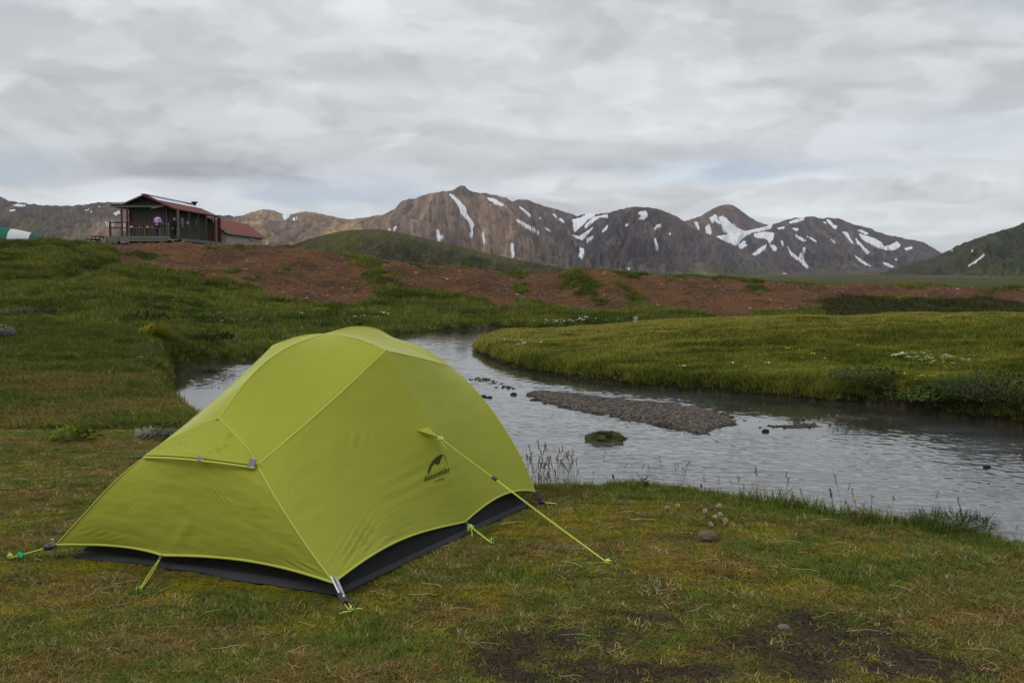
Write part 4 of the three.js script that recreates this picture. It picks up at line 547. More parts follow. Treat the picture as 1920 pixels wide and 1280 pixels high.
// ---------------------------------------------------------------- the hut on the terrace, with what stands round it
const WOODGREEN = std([0.062, 0.064, 0.050], 0.85), BATTEN = std([0.110, 0.112, 0.092], 0.85), TRIM = std([0.20, 0.19, 0.17], 0.8), REDROOF = std([0.150, 0.048, 0.042], 0.65), REDWOOD = std([0.075, 0.022, 0.020], 0.7), DECK = std([0.13, 0.135, 0.11], 0.85), DARKWOOD = std([0.030, 0.026, 0.022], 0.85), GREYBOARD = std([0.36, 0.34, 0.30], 0.85), TANBOARD = std([0.30, 0.20, 0.095], 0.85), PANEL = std([0.16, 0.19, 0.30], 0.25, { metalness: 0.2 }), WHITE = std([0.70, 0.68, 0.74], 0.85, { side: THREE.DoubleSide }), GLASS = std([0.012, 0.014, 0.016], 0.1);
const ROOFLIGHT = std([0.60, 0.62, 0.70], 0.4);
function quadSheet(a, b, c, d, th, mat, name, parent, ribs = 0, rib = 0.02) {   // a slab on a-b-c-d (a->b along the eave), with ribs running a->d
  const list = [], n = b.clone().sub(a).cross(d.clone().sub(a)).normalize(); if (n.y < 0) n.negate();
  const N = Math.max(1, ribs * 2), pos = [], idx = [];
  for (let i = 0; i <= N; i++) { const t = i / N, lift = ribs && i % 2 ? rib : 0, p = a.clone().lerp(b, t), q = d.clone().lerp(c, t); for (const [v, l] of [[p, lift], [q, lift], [p, -th], [q, -th]]) pos.push(...v.clone().addScaledVector(n, l).toArray()); if (i) { const k = (i - 1) * 4; idx.push(k, k + 4, k + 1, k + 1, k + 4, k + 5, k + 2, k + 3, k + 6, k + 3, k + 7, k + 6, k, k + 2, k + 4, k + 4, k + 2, k + 6, k + 1, k + 5, k + 3, k + 5, k + 7, k + 3); } }
  idx.push(0, 1, 2, 1, 3, 2); const e = N * 4; idx.push(e, e + 2, e + 1, e + 1, e + 2, e + 3); void list;
  const g = geo(pos, idx).toNonIndexed(); g.computeVertexNormals(); return part(name, g, mat, parent);
}
const HUT = (px, py, D) => atDepth(px, py, D);
const yG = land(-28.5, -86.5);
const hut = thing('mountain_hut', 'dark green board hut with red roof and railed deck on the gravel terrace', 'hut');
{
  const D0 = 87, D1 = 98.6, deckY = rowH(85, 443.5), xl = (246 - CX) / F * D0, xr = (315 - CX) / F * D0, xm = (278 - CX) / F * D0, xp = (334.5 - CX) / F * D0, xv = (225 - CX) / F * D0;
  const yR = rowH(D0, 366), yE = rowH(D0, 391), eL = rowH(D0, 391);
  // gable wall: body, then vertical battens standing proud, then trim
  const wallY = deckY - 0.5, gable = new THREE.Shape(); gable.moveTo(xl, wallY); gable.lineTo(xr, wallY); gable.lineTo(xr, lerp(yR, yE, (xr - xm) / (xp - xm)) - 0.05); gable.lineTo(xm, yR - 0.08); gable.lineTo(xl, lerp(yR, eL, (xm - xl) / (xm - xv)) - 0.05); gable.closePath();
  const body = new THREE.ExtrudeGeometry(gable, { depth: D1 - D0, bevelEnabled: false }); body.translate(0, 0, -D1); part('wall', body, WOODGREEN, hut);
  const bt = []; for (let x = xl + 0.1; x < xr - 0.02; x += 0.22) { const top = x < xm ? lerp(yR, eL, (xm - x) / (xm - xv)) : lerp(yR, yE, (x - xm) / (xp - xm)); bt.push(box(0.07, top - 0.14 - wallY, 0.04, x, (top - 0.14 + wallY) / 2, -D0 + 0.02)); }
  for (let z = D0 + 0.3; z < D1; z += 0.24) bt.push(box(0.04, yE - 0.15 - wallY, 0.07, xr + 0.02, (yE - 0.1 + wallY) / 2, -z)); part('battens', merge(bt), BATTEN, hut).userData.kind = 'stuff';
  part('corner_board', box(0.12, yE - wallY + 0.1, 0.12, xr + 0.0, (yE + wallY) / 2, -D0 + 0.03), BATTEN, hut);
  // roof slopes
  const zf = -D0 + 0.75, zb = -D1 - 0.8;
  quadSheet(V3(xp, yE, zf), V3(xp, yE, zb), V3(xm, yR, zb), V3(xm, yR, zf), 0.09, REDROOF, 'roof', hut, 34, 0.03);
  quadSheet(V3(xv + 0.05, eL + 0.12, zf), V3(xv + 0.05, eL + 0.12, zb), V3(xm, yR, zb), V3(xm, yR, zf), 0.09, REDROOF, 'roof', hut, 34, 0.03);
  part('ridge_cap', box(0.3, 0.05, D1 - D0 + 1.6, xm, yR + 0.06, (zf + zb) / 2), TRIM, hut);
  // pale rooflight strip and dark blue panels along the upper right slope
  const up = (t, lift) => V3(lerp(xm, xp, t), lerp(yR, yE, t) + lift, 0); const P = (t, z, l) => up(t, l).setZ(z);
  quadSheet(P(0.44, zf - 0.5, 0.08), P(0.44, zb + 0.2, 0.08), P(0.2, zb + 0.2, 0.08), P(0.2, zf - 0.5, 0.08), 0.03, ROOFLIGHT, 'rooflight_strip', hut);
  for (let k = 0; k < 5; k++) { const za = lerp(zf - 0.7, zb + 2.8, k / 5), zc = lerp(zf - 0.7, zb + 2.8, (k + 0.94) / 5); quadSheet(P(0.185, za, 0.1), P(0.185, zc, 0.1), P(0.03, zc, 0.1), P(0.03, za, 0.1), 0.035, PANEL, 'solar_panel', hut); }
  // barge boards on the gable
  part('barge_board', bar(V3(xp, yE - 0.06, zf + 0.03), V3(xm, yR - 0.04, zf + 0.03), 0.09, 4), REDWOOD, hut); part('barge_board', bar(V3(xv + 0.05, eL + 0.06, zf + 0.03), V3(xm, yR - 0.04, zf + 0.03), 0.075, 4), TRIM, hut); part('eave_board', bar(V3(xp + 0.02, yE - 0.06, zf), V3(xp + 0.02, yE - 0.06, zb), 0.08, 4), REDWOOD, hut);
  const cz = -99.2, ch = P(0.12, cz, 0); part('flue', new THREE.CylinderGeometry(0.13, 0.13, 0.3, 10).translate(ch.x, ch.y + 0.1, cz), DARKWOOD, hut); part('flue_cap', new THREE.CylinderGeometry(0.30, 0.24, 0.16, 10).translate(ch.x, ch.y + 0.3, cz), DARKWOOD, hut);
  // porch beam over the gable
  const by = rowH(86, 386); part('porch_beam', box(xr + 0.0 - xv + 0.3, 0.16, 0.14, (xr + xv) / 2 - 0.15, by, -86.1), TRIM, hut); part('porch_roof', box(xr - xv + 0.2, 0.06, 1.1, (xr + xv) / 2 - 0.1, by + 0.14, -86.5, 0.08), DARKWOOD, hut); part('porch_brace', bar(V3(xr - 0.9, by - 0.2, -86.05), V3(xr + 0.1, by + 0.02, -86.05), 0.06, 4), TRIM, hut);
  // porch posts
  const post = (px, r0, r1, D, m, w = 0.12) => { const a = HUT(px, r0, D), b = HUT(px, r1, D); part('post', box(w, a.y - b.y, w, a.x, (a.y + b.y) / 2, a.z), m, hut); };
  post(227, 388, 444, 85.6, REDWOOD, 0.10); post(237.5, 388, 444, 84.4, REDWOOD, 0.11); post(242.5, 390, 444, 86.8, REDWOOD, 0.11);
  post(333, 393, 448, 86.4, BATTEN, 0.15);
  for (const [px, D] of [[347, 89], [361, 91.5], [374, 94], [386, 96.8]]) { const x = xp + 0.02, y = yE - 0.1; part('post', box(0.10, y - deckY + 0.1, 0.10, x - 0.05, (y + deckY - 0.1) / 2, -D - 1.4), BATTEN, hut); void px; }
  post(397, 408, 458, 97.5, REDWOOD, 0.10); post(410, 409, 458, 98.9, REDWOOD, 0.26); post(404.5, 412, 459, 98.4, TANBOARD, 0.16);
  // door opening in the side wall near the corner, two wall vents
  part('door', box(0.06, 1.95, 0.95, xr + 0.06, deckY + 0.95, -D0 - 0.75), std([0.018, 0.016, 0.015], 0.6), hut); part('wall_lamp', new THREE.SphereGeometry(0.16, 10, 8).scale(0.5, 1, 1).translate(xr + 0.06, rowH(92, 417), -92.4), WHITE, hut);
  for (const z of [90.8, 95.2]) part('window', box(0.05, 0.8, 0.9, xr + 0.05, deckY + 1.35, -z), GLASS, hut);
  // deck: boards one by one along the front edge, fascia and piers
  const dx0 = (203 - CX) / F * 84, dx1 = (318 - CX) / F * 84, zD0 = -83.6, zD1 = -87;
  const nb = 16; for (let k = 0; k < nb; k++) part('deck_board', box(dx1 - dx0, 0.05, 0.19, (dx0 + dx1) / 2, deckY - 0.03 + 0.004 * (k % 3), lerp(zD0 - 0.1, zD1 + 0.1, k / (nb - 1))), DECK, hut);
  part('deck_fascia', box(dx1 - dx0, 0.17, 0.06, (dx0 + dx1) / 2, deckY - 0.14, zD0 + 0.02), DECK, hut); part('deck_fascia', box(dx1 - dx0 + 0.1, 0.15, 0.06, (dx0 + dx1) / 2, deckY - 0.33, zD0 + 0.05), DECK, hut);
  for (let k = 0; k < 6; k++) part('deck_pier', box(0.16, 0.5, 0.16, lerp(dx0 + 0.1, dx1 - 0.1, k / 5), deckY - 0.45, zD0 - 0.15), DARKWOOD, hut);
  part('side_deck', box(xp - xr + 0.4, 0.12, D1 - D0, (xp + xr) / 2 + 0.1, deckY - 0.12, -(D0 + D1) / 2), DECK, hut); part('deck_fascia', box(0.06, 0.2, D1 - D0, xp + 0.3, deckY - 0.2, -(D0 + D1) / 2), DECK, hut);
  part('deck_pier', box(0.1, 0.4, D1 - D0 - 0.4, xp + 0.15, deckY - 0.45, -(D0 + D1) / 2), DARKWOOD, hut);
  part('step', box(0.9, 0.12, 0.35, dx1 + 0.45, deckY - 0.28, zD0 + 0.1), DECK, hut); part('step', bar(V3(dx1 + 0.1, deckY - 0.1, zD0 + 0.1), V3(dx1 + 0.8, deckY - 0.55, zD0 + 0.5), 0.06, 4), DECK, hut);
  // railing
  const rail = (a, b, r0, D, m = REDWOOD, w = 0.045) => part('rail', bar(HUT(a, r0, D), HUT(b, r0, D), w, 4), m, hut);
  for (const [px, top] of [[205.5, 415], [237, 418], [262, 418], [282, 418]]) post(px, top, 444, 83.8, REDWOOD, px < 210 ? 0.13 : 0.08);
  post(315, 416, 446, 83.8, BATTEN, 0.08);
  rail(205, 240, 416.5, 83.8, REDWOOD, 0.05); rail(205, 240, 427, 83.8); rail(237, 300, 418, 83.8); rail(237, 302, 422.5, 83.8); rail(300, 315, 419.5, 83.8, BATTEN, 0.025);
  rail(205, 228, 417, 86.2);
}
// table on the deck with things on it
const deckY = rowH(85, 443.5);
{ const t = thing('deck_table', 'long wooden table along the railing on the deck of the hut', 'table'); const a = HUT(241, 428, 84.6), b = HUT(305, 428, 84.6); for (let k = 0; k < 3; k++) part('board', box(b.x - a.x, 0.05, 0.22, (a.x + b.x) / 2, a.y, -84.35 - 0.24 * k), DECK, t); for (const k of [0.06, 0.5, 0.94]) { part('leg', box(0.08, a.y - deckY, 0.08, lerp(a.x, b.x, k), (a.y + deckY) / 2 - 0.02, -84.3), DECK, t); part('leg', box(0.08, a.y - deckY, 0.08, lerp(a.x, b.x, k), (a.y + deckY) / 2 - 0.02, -84.9), DECK, t); }
  const lath = (r0, r1, rad) => { const pts = [[0.001, 0], [r0, 0], [r0 * 1.05, rad * 0.6], [r1, rad], [0.001, rad]].map((p) => new THREE.Vector2(...p)); return new THREE.LatheGeometry(pts, 10); };
  const items = [[263, 0.11, 0.32, [0.45, 0.42, 0.36], 'pale bottle on the deck table left of the other dishes', 'bottle'], [277, 0.12, 0.18, [0.55, 0.55, 0.55], 'white pot on the middle of the deck table', 'pot'], [285, 0.10, 0.22, [0.40, 0.40, 0.42], 'grey mug on the deck table beside the person in lilac', 'mug'], [247, 0.14, 0.14, [0.6, 0.6, 0.62], 'pale bowl at the left end of the deck table', 'bowl']];
  for (const [px, r, h, c, label, cat] of items) { const o = thing(cat, label, cat), p = HUT(px, 428, 84.6); o.position.set(p.x, a.y + 0.028, -84.5); part('body', lath(r * 0.8, r * (cat === 'bottle' ? 0.4 : 1), h), std(c, 0.6), o); part('lid', new THREE.CylinderGeometry(r * 0.35, r * 0.4, 0.04, 8).translate(0, h + 0.02, 0), std(c.map((q) => q * 0.6), 0.6), o); } }
// dark picnic bench left of the deck
{ const t = thing('picnic_bench', 'dark wooden picnic bench on the gravel at the left end of the deck', 'bench'); const a = HUT(172, 443, 84), b = HUT(193, 443, 84), g = land(a.x, -84); t.position.set((a.x + b.x) / 2, g, -84); const w = b.x - a.x, h = a.y - g; for (let k = 0; k < 3; k++) part('table_board', box(w, 0.06, 0.2, 0, h, 0.25 - 0.25 * k), DARKWOOD, t); for (const z of [0.75, -0.75]) part('seat', box(w + 0.1, 0.06, 0.26, -0.08, h * 0.55, z), DARKWOOD, t); for (const x of [-0.35, 0.35]) for (const s of [-1, 1]) part('leg', bar(V3(x * w, h, s * 0.2), V3(x * w, 0, s * 0.8), 0.05, 4), DARKWOOD, t); for (const x of [-0.35, 0.35]) part('cross_beam', box(0.08, 0.1, 1.6, x * w, h * 0.5, 0), DARKWOOD, t); 
  const s = thing('water_barrel', 'pale grey box standing between the picnic bench and the deck', 'box'), p = HUT(193.5, 452, 83.7); s.position.set(p.x, land(p.x, -83.7), -83.7); part('body', box(0.5, 0.34, 0.4, 0, 0.17, 0), std([0.24, 0.23, 0.22], 0.7), s); part('lid', box(0.54, 0.05, 0.44, 0, 0.365, 0), std([0.3, 0.29, 0.28], 0.7), s); }
// cloths hung on the railing
function hung(label, cat, px, r0, r1, w, D, seed, tilt = 0) { const t = thing(cat, label, 'laundry', undefined), a = HUT(px, r0, D), b = HUT(px, r1, D), pos = [], idx = [], q = rngOf(seed), nx = 8, ny = 10, ph = q() * 6; for (let j = 0; j <= ny; j++) for (let i = 0; i <= nx; i++) { const u = i / nx - 0.5, v = j / ny; pos.push(a.x + u * w * (1 - 0.35 * v) + tilt * v, lerp(a.y, b.y, v) + 0.06 * Math.sin(i * 1.3 + ph) * v, a.z + 0.09 + 0.05 * Math.sin(u * 11 + ph + v * 2)); if (i && j) { const k = j * (nx + 1) + i; idx.push(k - nx - 2, k - 1, k - nx - 1, k - nx - 1, k - 1, k); } } part('cloth', geo(pos, idx), WHITE, t); part('peg', box(0.03, 0.08, 0.03, a.x, a.y + 0.02, a.z + 0.08), DARKWOOD, t); return t; }
hung('white bag hanging at the left end of the deck railing', 'hanging_cloth', 202.5, 415, 425, 0.42, 83.9, 3); hung('white cloth blown sideways over the deck rail right of the left post', 'hanging_cloth', 211, 414, 424, 0.4, 83.9, 8, -0.12); hung('long lilac white towel hanging on the deck railing below the porch posts', 'hanging_cloth', 234, 416, 432, 0.26, 83.9, 5);
// people: each body one continuous skin, jacket and trousers follow it
function field(bones, res, box3, k = 0.05) {
  const mc = new MarchingCubes(res, new THREE.MeshBasicMaterial(), false, false, 60000), S = box3.S, c = box3.c; mc.isolation = 0;
  for (let z = 0; z < res; z++) for (let y = 0; y < res; y++) for (let x = 0; x < res; x++) { const px = c[0] + ((x - res / 2) / (res / 2)) * S, py = c[1] + ((y - res / 2) / (res / 2)) * S, pz = c[2] + ((z - res / 2) / (res / 2)) * S; let acc = 0; for (const [a, b, r0, r1] of bones) { const ex = b[0] - a[0], ey = b[1] - a[1], ez = b[2] - a[2], t = clamp(((px - a[0]) * ex + (py - a[1]) * ey + (pz - a[2]) * ez) / (ex * ex + ey * ey + ez * ez + 1e-9)), d = Math.hypot(px - a[0] - ex * t, py - a[1] - ey * t, pz - a[2] - ez * t) - lerp(r0, r1, t); acc += Math.exp(-d / k * 2.2); } mc.field[x + y * res + z * res * res] = Math.log(acc + 1e-12) * k / 2.2; }
  mc.update(); const n = mc.count, p = mc.positionArray.slice(0, n * 3), nn = mc.normalArray.slice(0, n * 3); for (let i = 0; i < n; i++) { p[i * 3] = c[0] + p[i * 3] * S; p[i * 3 + 1] = c[1] + p[i * 3 + 1] * S; p[i * 3 + 2] = c[2] + p[i * 3 + 2] * S; }
  const g = new THREE.BufferGeometry(); g.setAttribute('position', new THREE.BufferAttribute(p, 3)); g.setAttribute('normal', new THREE.BufferAttribute(nn, 3)); return g;
}
function person(label, x, z, y, turn, jacketC, legC, hairC, arms, scale = 1, lean = 0) {
  const t = thing('person', label, 'person'); t.position.set(x, y, z); t.rotation.y = turn; t.scale.setScalar(scale);
  const J = { hip: [0, 0.92, 0], chest: [0, 1.32, 0.02 + lean], neck: [0, 1.48, lean + 0.02], head: [0, 1.62, lean + 0.05] };
  const skin = [[J.hip, J.chest, 0.13, 0.14], [[-0.12, 1.38, lean], [0.12, 1.38, lean], 0.09, 0.09], [J.neck, J.head, 0.055, 0.06], [[0, 1.58, lean + 0.06], [0, 1.68, lean + 0.04], 0.075, 0.085], [[0, 1.6, lean + 0.14], [0, 1.62, lean + 0.13], 0.015, 0.012], [[-0.085, 1.62, lean + 0.03], [-0.09, 1.64, lean + 0.03], 0.014, 0.014], [[0.085, 1.62, lean + 0.03], [0.09, 1.64, lean + 0.03], 0.014, 0.014]], jk = [[J.hip, J.chest, 0.165, 0.175], [[-0.14, 1.38, lean], [0.14, 1.38, lean], 0.105, 0.105], [[0, 1.42, lean], [0, 1.5, lean], 0.09, 0.075]], tr = [[[-0.09, 0.95, 0], [0.09, 0.95, 0], 0.125, 0.125]];
  for (const s of [-1, 1]) { const [el, ha] = arms(s), sh = [s * 0.19, 1.38, lean]; skin.push([sh, el, 0.05, 0.042], [el, ha, 0.04, 0.03]); jk.push([sh, el, 0.078, 0.066], [el, [lerp(el[0], ha[0], 0.9), lerp(el[1], ha[1], 0.9), lerp(el[2], ha[2], 0.9)], 0.062, 0.05]); const d = [ha[0] - el[0], ha[1] - el[1], ha[2] - el[2]], L = Math.hypot(...d), f = (k, o) => [ha[0] + d[0] / L * k + o, ha[1] + d[1] / L * k, ha[2] + d[2] / L * k + o * 0.5]; skin.push([ha, f(0.08, 0), 0.032, 0.034]); for (let q = 0; q < 4; q++) skin.push([f(0.07, (q - 1.5) * 0.02), f(0.15 - 0.012 * Math.abs(q - 1.5), (q - 1.5) * 0.022), 0.011, 0.009]); skin.push([f(0.02, s * 0.02), f(0.07, s * 0.055), 0.012, 0.010]); const kn = [s * 0.10, 0.5, 0.02], an = [s * 0.10, 0.08, -0.02]; skin.push([[s * 0.09, 0.9, 0], kn, 0.085, 0.06], [kn, an, 0.058, 0.04]); tr.push([[s * 0.095, 0.9, 0], kn, 0.105, 0.078], [kn, [an[0], 0.1, an[2]], 0.074, 0.062]); }
  const B = { c: [0, 0.9, 0.1], S: 1.0 };
  part('body', field(skin, 64, B, 0.03), std([0.36, 0.23, 0.17], 0.7), t); part('jacket', field(jk, 52, B, 0.04), std(jacketC, 0.75), t); part('trousers', field(tr, 52, B, 0.04), std(legC, 0.85), t);
  const hair = field([[[0, 1.66, lean + 0.015], [0, 1.70, lean + 0.025], 0.095, 0.085], [[0, 1.6, lean - 0.02], [0, 1.55, lean - 0.03], 0.08, 0.06]], 40, { c: [0, 1.62, lean], S: 0.25 }, 0.02); part('hair', hair, std(hairC, 0.6), t);
  for (const s of [-1, 1]) part('shoe', field([[[s * 0.10, 0.05, -0.06], [s * 0.11, 0.04, 0.14], 0.055, 0.045]], 24, { c: [s * 0.1, 0.05, 0.03], S: 0.2 }, 0.02), std([0.03, 0.028, 0.026], 0.6), t);
  return t;
}
{ const p = HUT(295.2, 443, 85.6); person('person with dark hair in a lilac jacket standing at the deck table with back turned', p.x, -85.6, deckY, Math.PI - 0.15, [0.46, 0.28, 0.58], [0.02, 0.02, 0.026], [0.02, 0.016, 0.014], (s) => [[s * 0.27, 1.14, 0.08], [s * 0.17, 1.02, 0.3]], 1.04, 0.03);
  const q = HUT(324.5, 445, 86.2); person('person in black clothes standing in the shade by the hut door', q.x, -86.4, deckY - 0.06, 0.9, [0.014, 0.014, 0.017], [0.012, 0.012, 0.014], [0.02, 0.016, 0.013], (s) => [[s * 0.25, 1.1, 0.02], [s * 0.2, 0.86, 0.12]], 0.93, 0.02); }
// annex behind: pale boards, red roof
{ const t = thing('annex_building', 'pale grey board building with a red tin roof behind the hut', 'building'); const D0 = 99.4, D1 = 113.5, xe = (427 - CX) / F * D0, xr = (394 - CX) / F * D0, xw = xr - (xe - xr), yR = rowH(D0, 408), yE = rowH(D0, 434), y0 = rowH(D0, 462), sh = new THREE.Shape(); sh.moveTo(xw, y0); sh.lineTo(xe - 0.06, y0); sh.lineTo(xe - 0.06, yE - 0.05); sh.lineTo(xr, yR - 0.1); sh.lineTo(xw, yE - 0.05); sh.closePath();
  const body = new THREE.ExtrudeGeometry(sh, { depth: D1 - D0, bevelEnabled: false }); body.translate(0, 0, -D1); part('wall', body, GREYBOARD, t);
  const front = []; let k = 0; for (let x = xe - 0.12; x > xr - 0.6; x -= 0.2, k++) { const top = lerp(yE, yR, clamp((xe - x) / (xe - xr))) - 0.16; front.push([x, top]); } for (const [i, [x, top]] of front.entries()) part('board', box(0.185, top - y0, 0.05, x, (top + y0) / 2, -D0 + 0.03), i < 5 ? GREYBOARD : TANBOARD, t);
  const bt = []; for (let z = D0 + 0.15; z < D1; z += 0.26) bt.push(box(0.05, yE - 0.12 - y0, 0.2, xe - 0.04 + 0.012 * (Math.round(z * 10) % 2), (yE - 0.12 + y0) / 2, -z)); part('side_boards', merge(bt), GREYBOARD, t).userData.kind = 'stuff';
  quadSheet(V3(xe + 0.22, yE - 0.1, -D0 + 0.3), V3(xe + 0.22, yE - 0.1, -D1 - 0.3), V3(xr, yR, -D1 - 0.3), V3(xr, yR, -D0 + 0.3), 0.08, std([0.19, 0.060, 0.048], 0.7), 'roof', t, 40, 0.03); quadSheet(V3(xw - 0.22, yE - 0.1, -D0 + 0.3), V3(xw - 0.22, yE - 0.1, -D1 - 0.3), V3(xr, yR, -D1 - 0.3), V3(xr, yR, -D0 + 0.3), 0.08, std([0.24, 0.038, 0.03], 0.6), 'roof', t, 40, 0.03);
  part('eave_board', bar(V3(xe + 0.2, yE - 0.2, -D0 + 0.3), V3(xe + 0.2, yE - 0.2, -D1 - 0.3), 0.10, 4), TRIM, t); part('barge_board', bar(V3(xe + 0.2, yE - 0.2, -D0 + 0.34), V3(xr, yR - 0.08, -D0 + 0.34), 0.10, 4), TRIM, t);
  const w = part('window', box(0.06, 0.62, 0.95, xe + 0.0, rowH(109, 447), -108.6), TRIM, t); part('pane', box(0.05, 0.48, 0.78, xe + 0.025, rowH(109, 447), -108.6), GLASS, w); }
// green and white tunnel tent at the left edge
{ const t = thing('tunnel_tent', 'green and white tunnel tent at the left edge of the terrace', 'tent'); const D = 84, prof = [[-34, 422], [0, 426], [20, 428.5], [40, 432], [58, 436], [72, 442], [84, 452]], gy = (x) => land(x, -D) - 0.15; const secs = []; for (const [px, row] of prof) { const a = HUT(px, row, D); secs.push([a.x, a.y]); }
  const hoop = (x, top) => { const g = gy(x), h = Math.max(0.12, top - g), o = []; for (let k = 0; k <= 14; k++) { const a = Math.PI * k / 14; o.push([x, g + Math.sin(a) * h, -D + Math.cos(a) * Math.max(0.25, h * 0.85)]); } return o; }; const at = (px) => { let i = 0; while (i < prof.length - 2 && px > prof[i + 1][0]) i++; const k = (px - prof[i][0]) / (prof[i + 1][0] - prof[i][0]); return hoop(lerp(secs[i][0], secs[i + 1][0], k), lerp(secs[i][1], secs[i + 1][1], k)); };
  const skin = (a, b, n) => { const pos = [], idx = []; for (let i = 0; i <= n; i++) { pos.push(...at(lerp(a, b, i / n)).flat()); if (i) for (let k = 0; k < 14; k++) { const q = (i - 1) * 15 + k; idx.push(q, q + 15, q + 1, q + 1, q + 15, q + 16); } } return geo(pos, idx); };
  const GR = std([0.012, 0.11, 0.075], 0.7, { side: THREE.DoubleSide }), WH = std([0.50, 0.52, 0.54], 0.75, { side: THREE.DoubleSide }); part('green_section', skin(-34, 21, 6), GR, t); part('white_section', skin(21, 60, 6), WH, t); part('green_section', skin(60, 82, 5), GR, t);
  for (const px of [21, 60]) part('hoop_pole', tube(at(px).map((p) => V3(...p)), 0.025, 24, 5), GR, t); part('guy_cord', bar(V3(...at(76)[5]), V3(HUT(92, 455, 83).x, land(HUT(92, 455, 83).x, -83), -83), 0.012, 4), WH, t); }
// marker post across the river
{ const t = thing('marker_post', 'thin pale marker post on the green flat across the river', 'post'), p = hit(1192, 609); t.position.copy(p); const h = p.y + 12 / F * -p.z - p.y; part('post', box(0.10, h, 0.10, 0, h / 2, 0), std([0.34, 0.31, 0.27], 0.8), t); part('cap', box(0.13, 0.04, 0.13, 0, h + 0.02, 0), std([0.42, 0.40, 0.36], 0.8), t); part('base_stones', new THREE.DodecahedronGeometry(0.14, 0).scale(1.4, 0.5, 1), std([0.06, 0.055, 0.05]), t); }

// ---------------------------------------------------------------- grass: blades in small clumps, many copies; each area is one uncountable stuff
function clump(n, h, spread, w, lay, seed, seg = 2, tint = 0.35) {
  const r = rngOf(seed), pos = [], idx = [], col = [];
  for (let k = 0; k < n; k++) {
    const a = r() * 6.283, d = Math.sqrt(r()) * spread, x0 = Math.cos(a) * d, z0 = Math.sin(a) * d, dir = r() * 6.283, hh = h * (0.45 + 0.75 * r()), ln = hh * lay * (0.5 + r()), ww = w * (0.6 + 0.8 * r()), fx = Math.cos(dir), fz = Math.sin(dir), sx = -fz * ww / 2, sz = fx * ww / 2, t = 1 + (r() - 0.5) * 2 * tint, c = [t * (0.92 + 0.25 * r()), t, t * (0.8 + 0.5 * r())];
    const b = pos.length / 3;
    for (let s = 0; s < seg; s++) { const q = s / seg, y = hh * (q - 0.25 * q * q * lay), o = ln * q * q; pos.push(x0 + fx * o - sx * (1 - 0.35 * q), y - 0.006, z0 + fz * o - sz * (1 - 0.35 * q), x0 + fx * o + sx * (1 - 0.35 * q), y - 0.006, z0 + fz * o + sz * (1 - 0.35 * q)); col.push(...c, ...c); }
    pos.push(x0 + fx * ln, hh * (1 - 0.25 * lay), z0 + fz * ln); col.push(...c);
    for (let s = 0; s < seg - 1; s++) { const p = b + s * 2; idx.push(p, p + 1, p + 2, p + 1, p + 3, p + 2); }
    const p = b + (seg - 1) * 2; idx.push(p, p + 1, b + seg * 2);
  }
  return geo(pos, idx, col);
}
const BLADE = new THREE.MeshPhysicalMaterial({ vertexColors: true, roughness: 0.95, transmission: 0.25, thickness: 0, side: THREE.DoubleSide, specularIntensity: 0.06 });
const mtx = new THREE.Matrix4(), qt = new THREE.Quaternion(), sc3 = V3(1, 1, 1), cc = new THREE.Color(), UPV = V3(0, 1, 0);
function stuffOf(name, label, clumps, list, material = BLADE) {   // list: [x, y, z, scale, height factor, colour]
  const g = new THREE.Group(); g.name = numbered(name); g.userData = { kind: 'stuff', label }; scene.add(g);
  const per = clumps.map(() => []); for (const it of list) per[Math.floor(rnd() * clumps.length)].push(it);
  per.forEach((l, i) => { if (!l.length) return; const m = new THREE.InstancedMesh(clumps[i], material, l.length); m.name = 'blades'; m.userData.kind = 'stuff'; l.forEach(([x, y, z, s, hf, c], k) => { qt.setFromAxisAngle(UPV, rnd() * 6.283); sc3.set(s, s * hf, s); mtx.compose(V3(x, y, z), qt, sc3); m.setMatrixAt(k, mtx); m.setColorAt(k, cc.setRGB(...c)); }); m.castShadow = m.receiveShadow = true; g.add(m); });
}
const vary = (c, a = 0.3) => { const t = 1.5 + (rnd() - 0.5) * 2 * a, w = (rnd() - 0.5) * a; return [c[0] * t * (1 + w), c[1] * t, c[2] * t * (1 - w * 0.6)]; };
const inView = (u, m = 0.04) => Math.abs(u) < 0.48 + m;
const spot = (u0, u1, D0, D1) => { const D = Math.sqrt(lerp(D0 * D0, D1 * D1, rnd())), u = lerp(u0, u1, rnd()); return [u * D, -D, u, D]; };
const tentSd = (x, z) => sd(TENTPOLY, x, z);
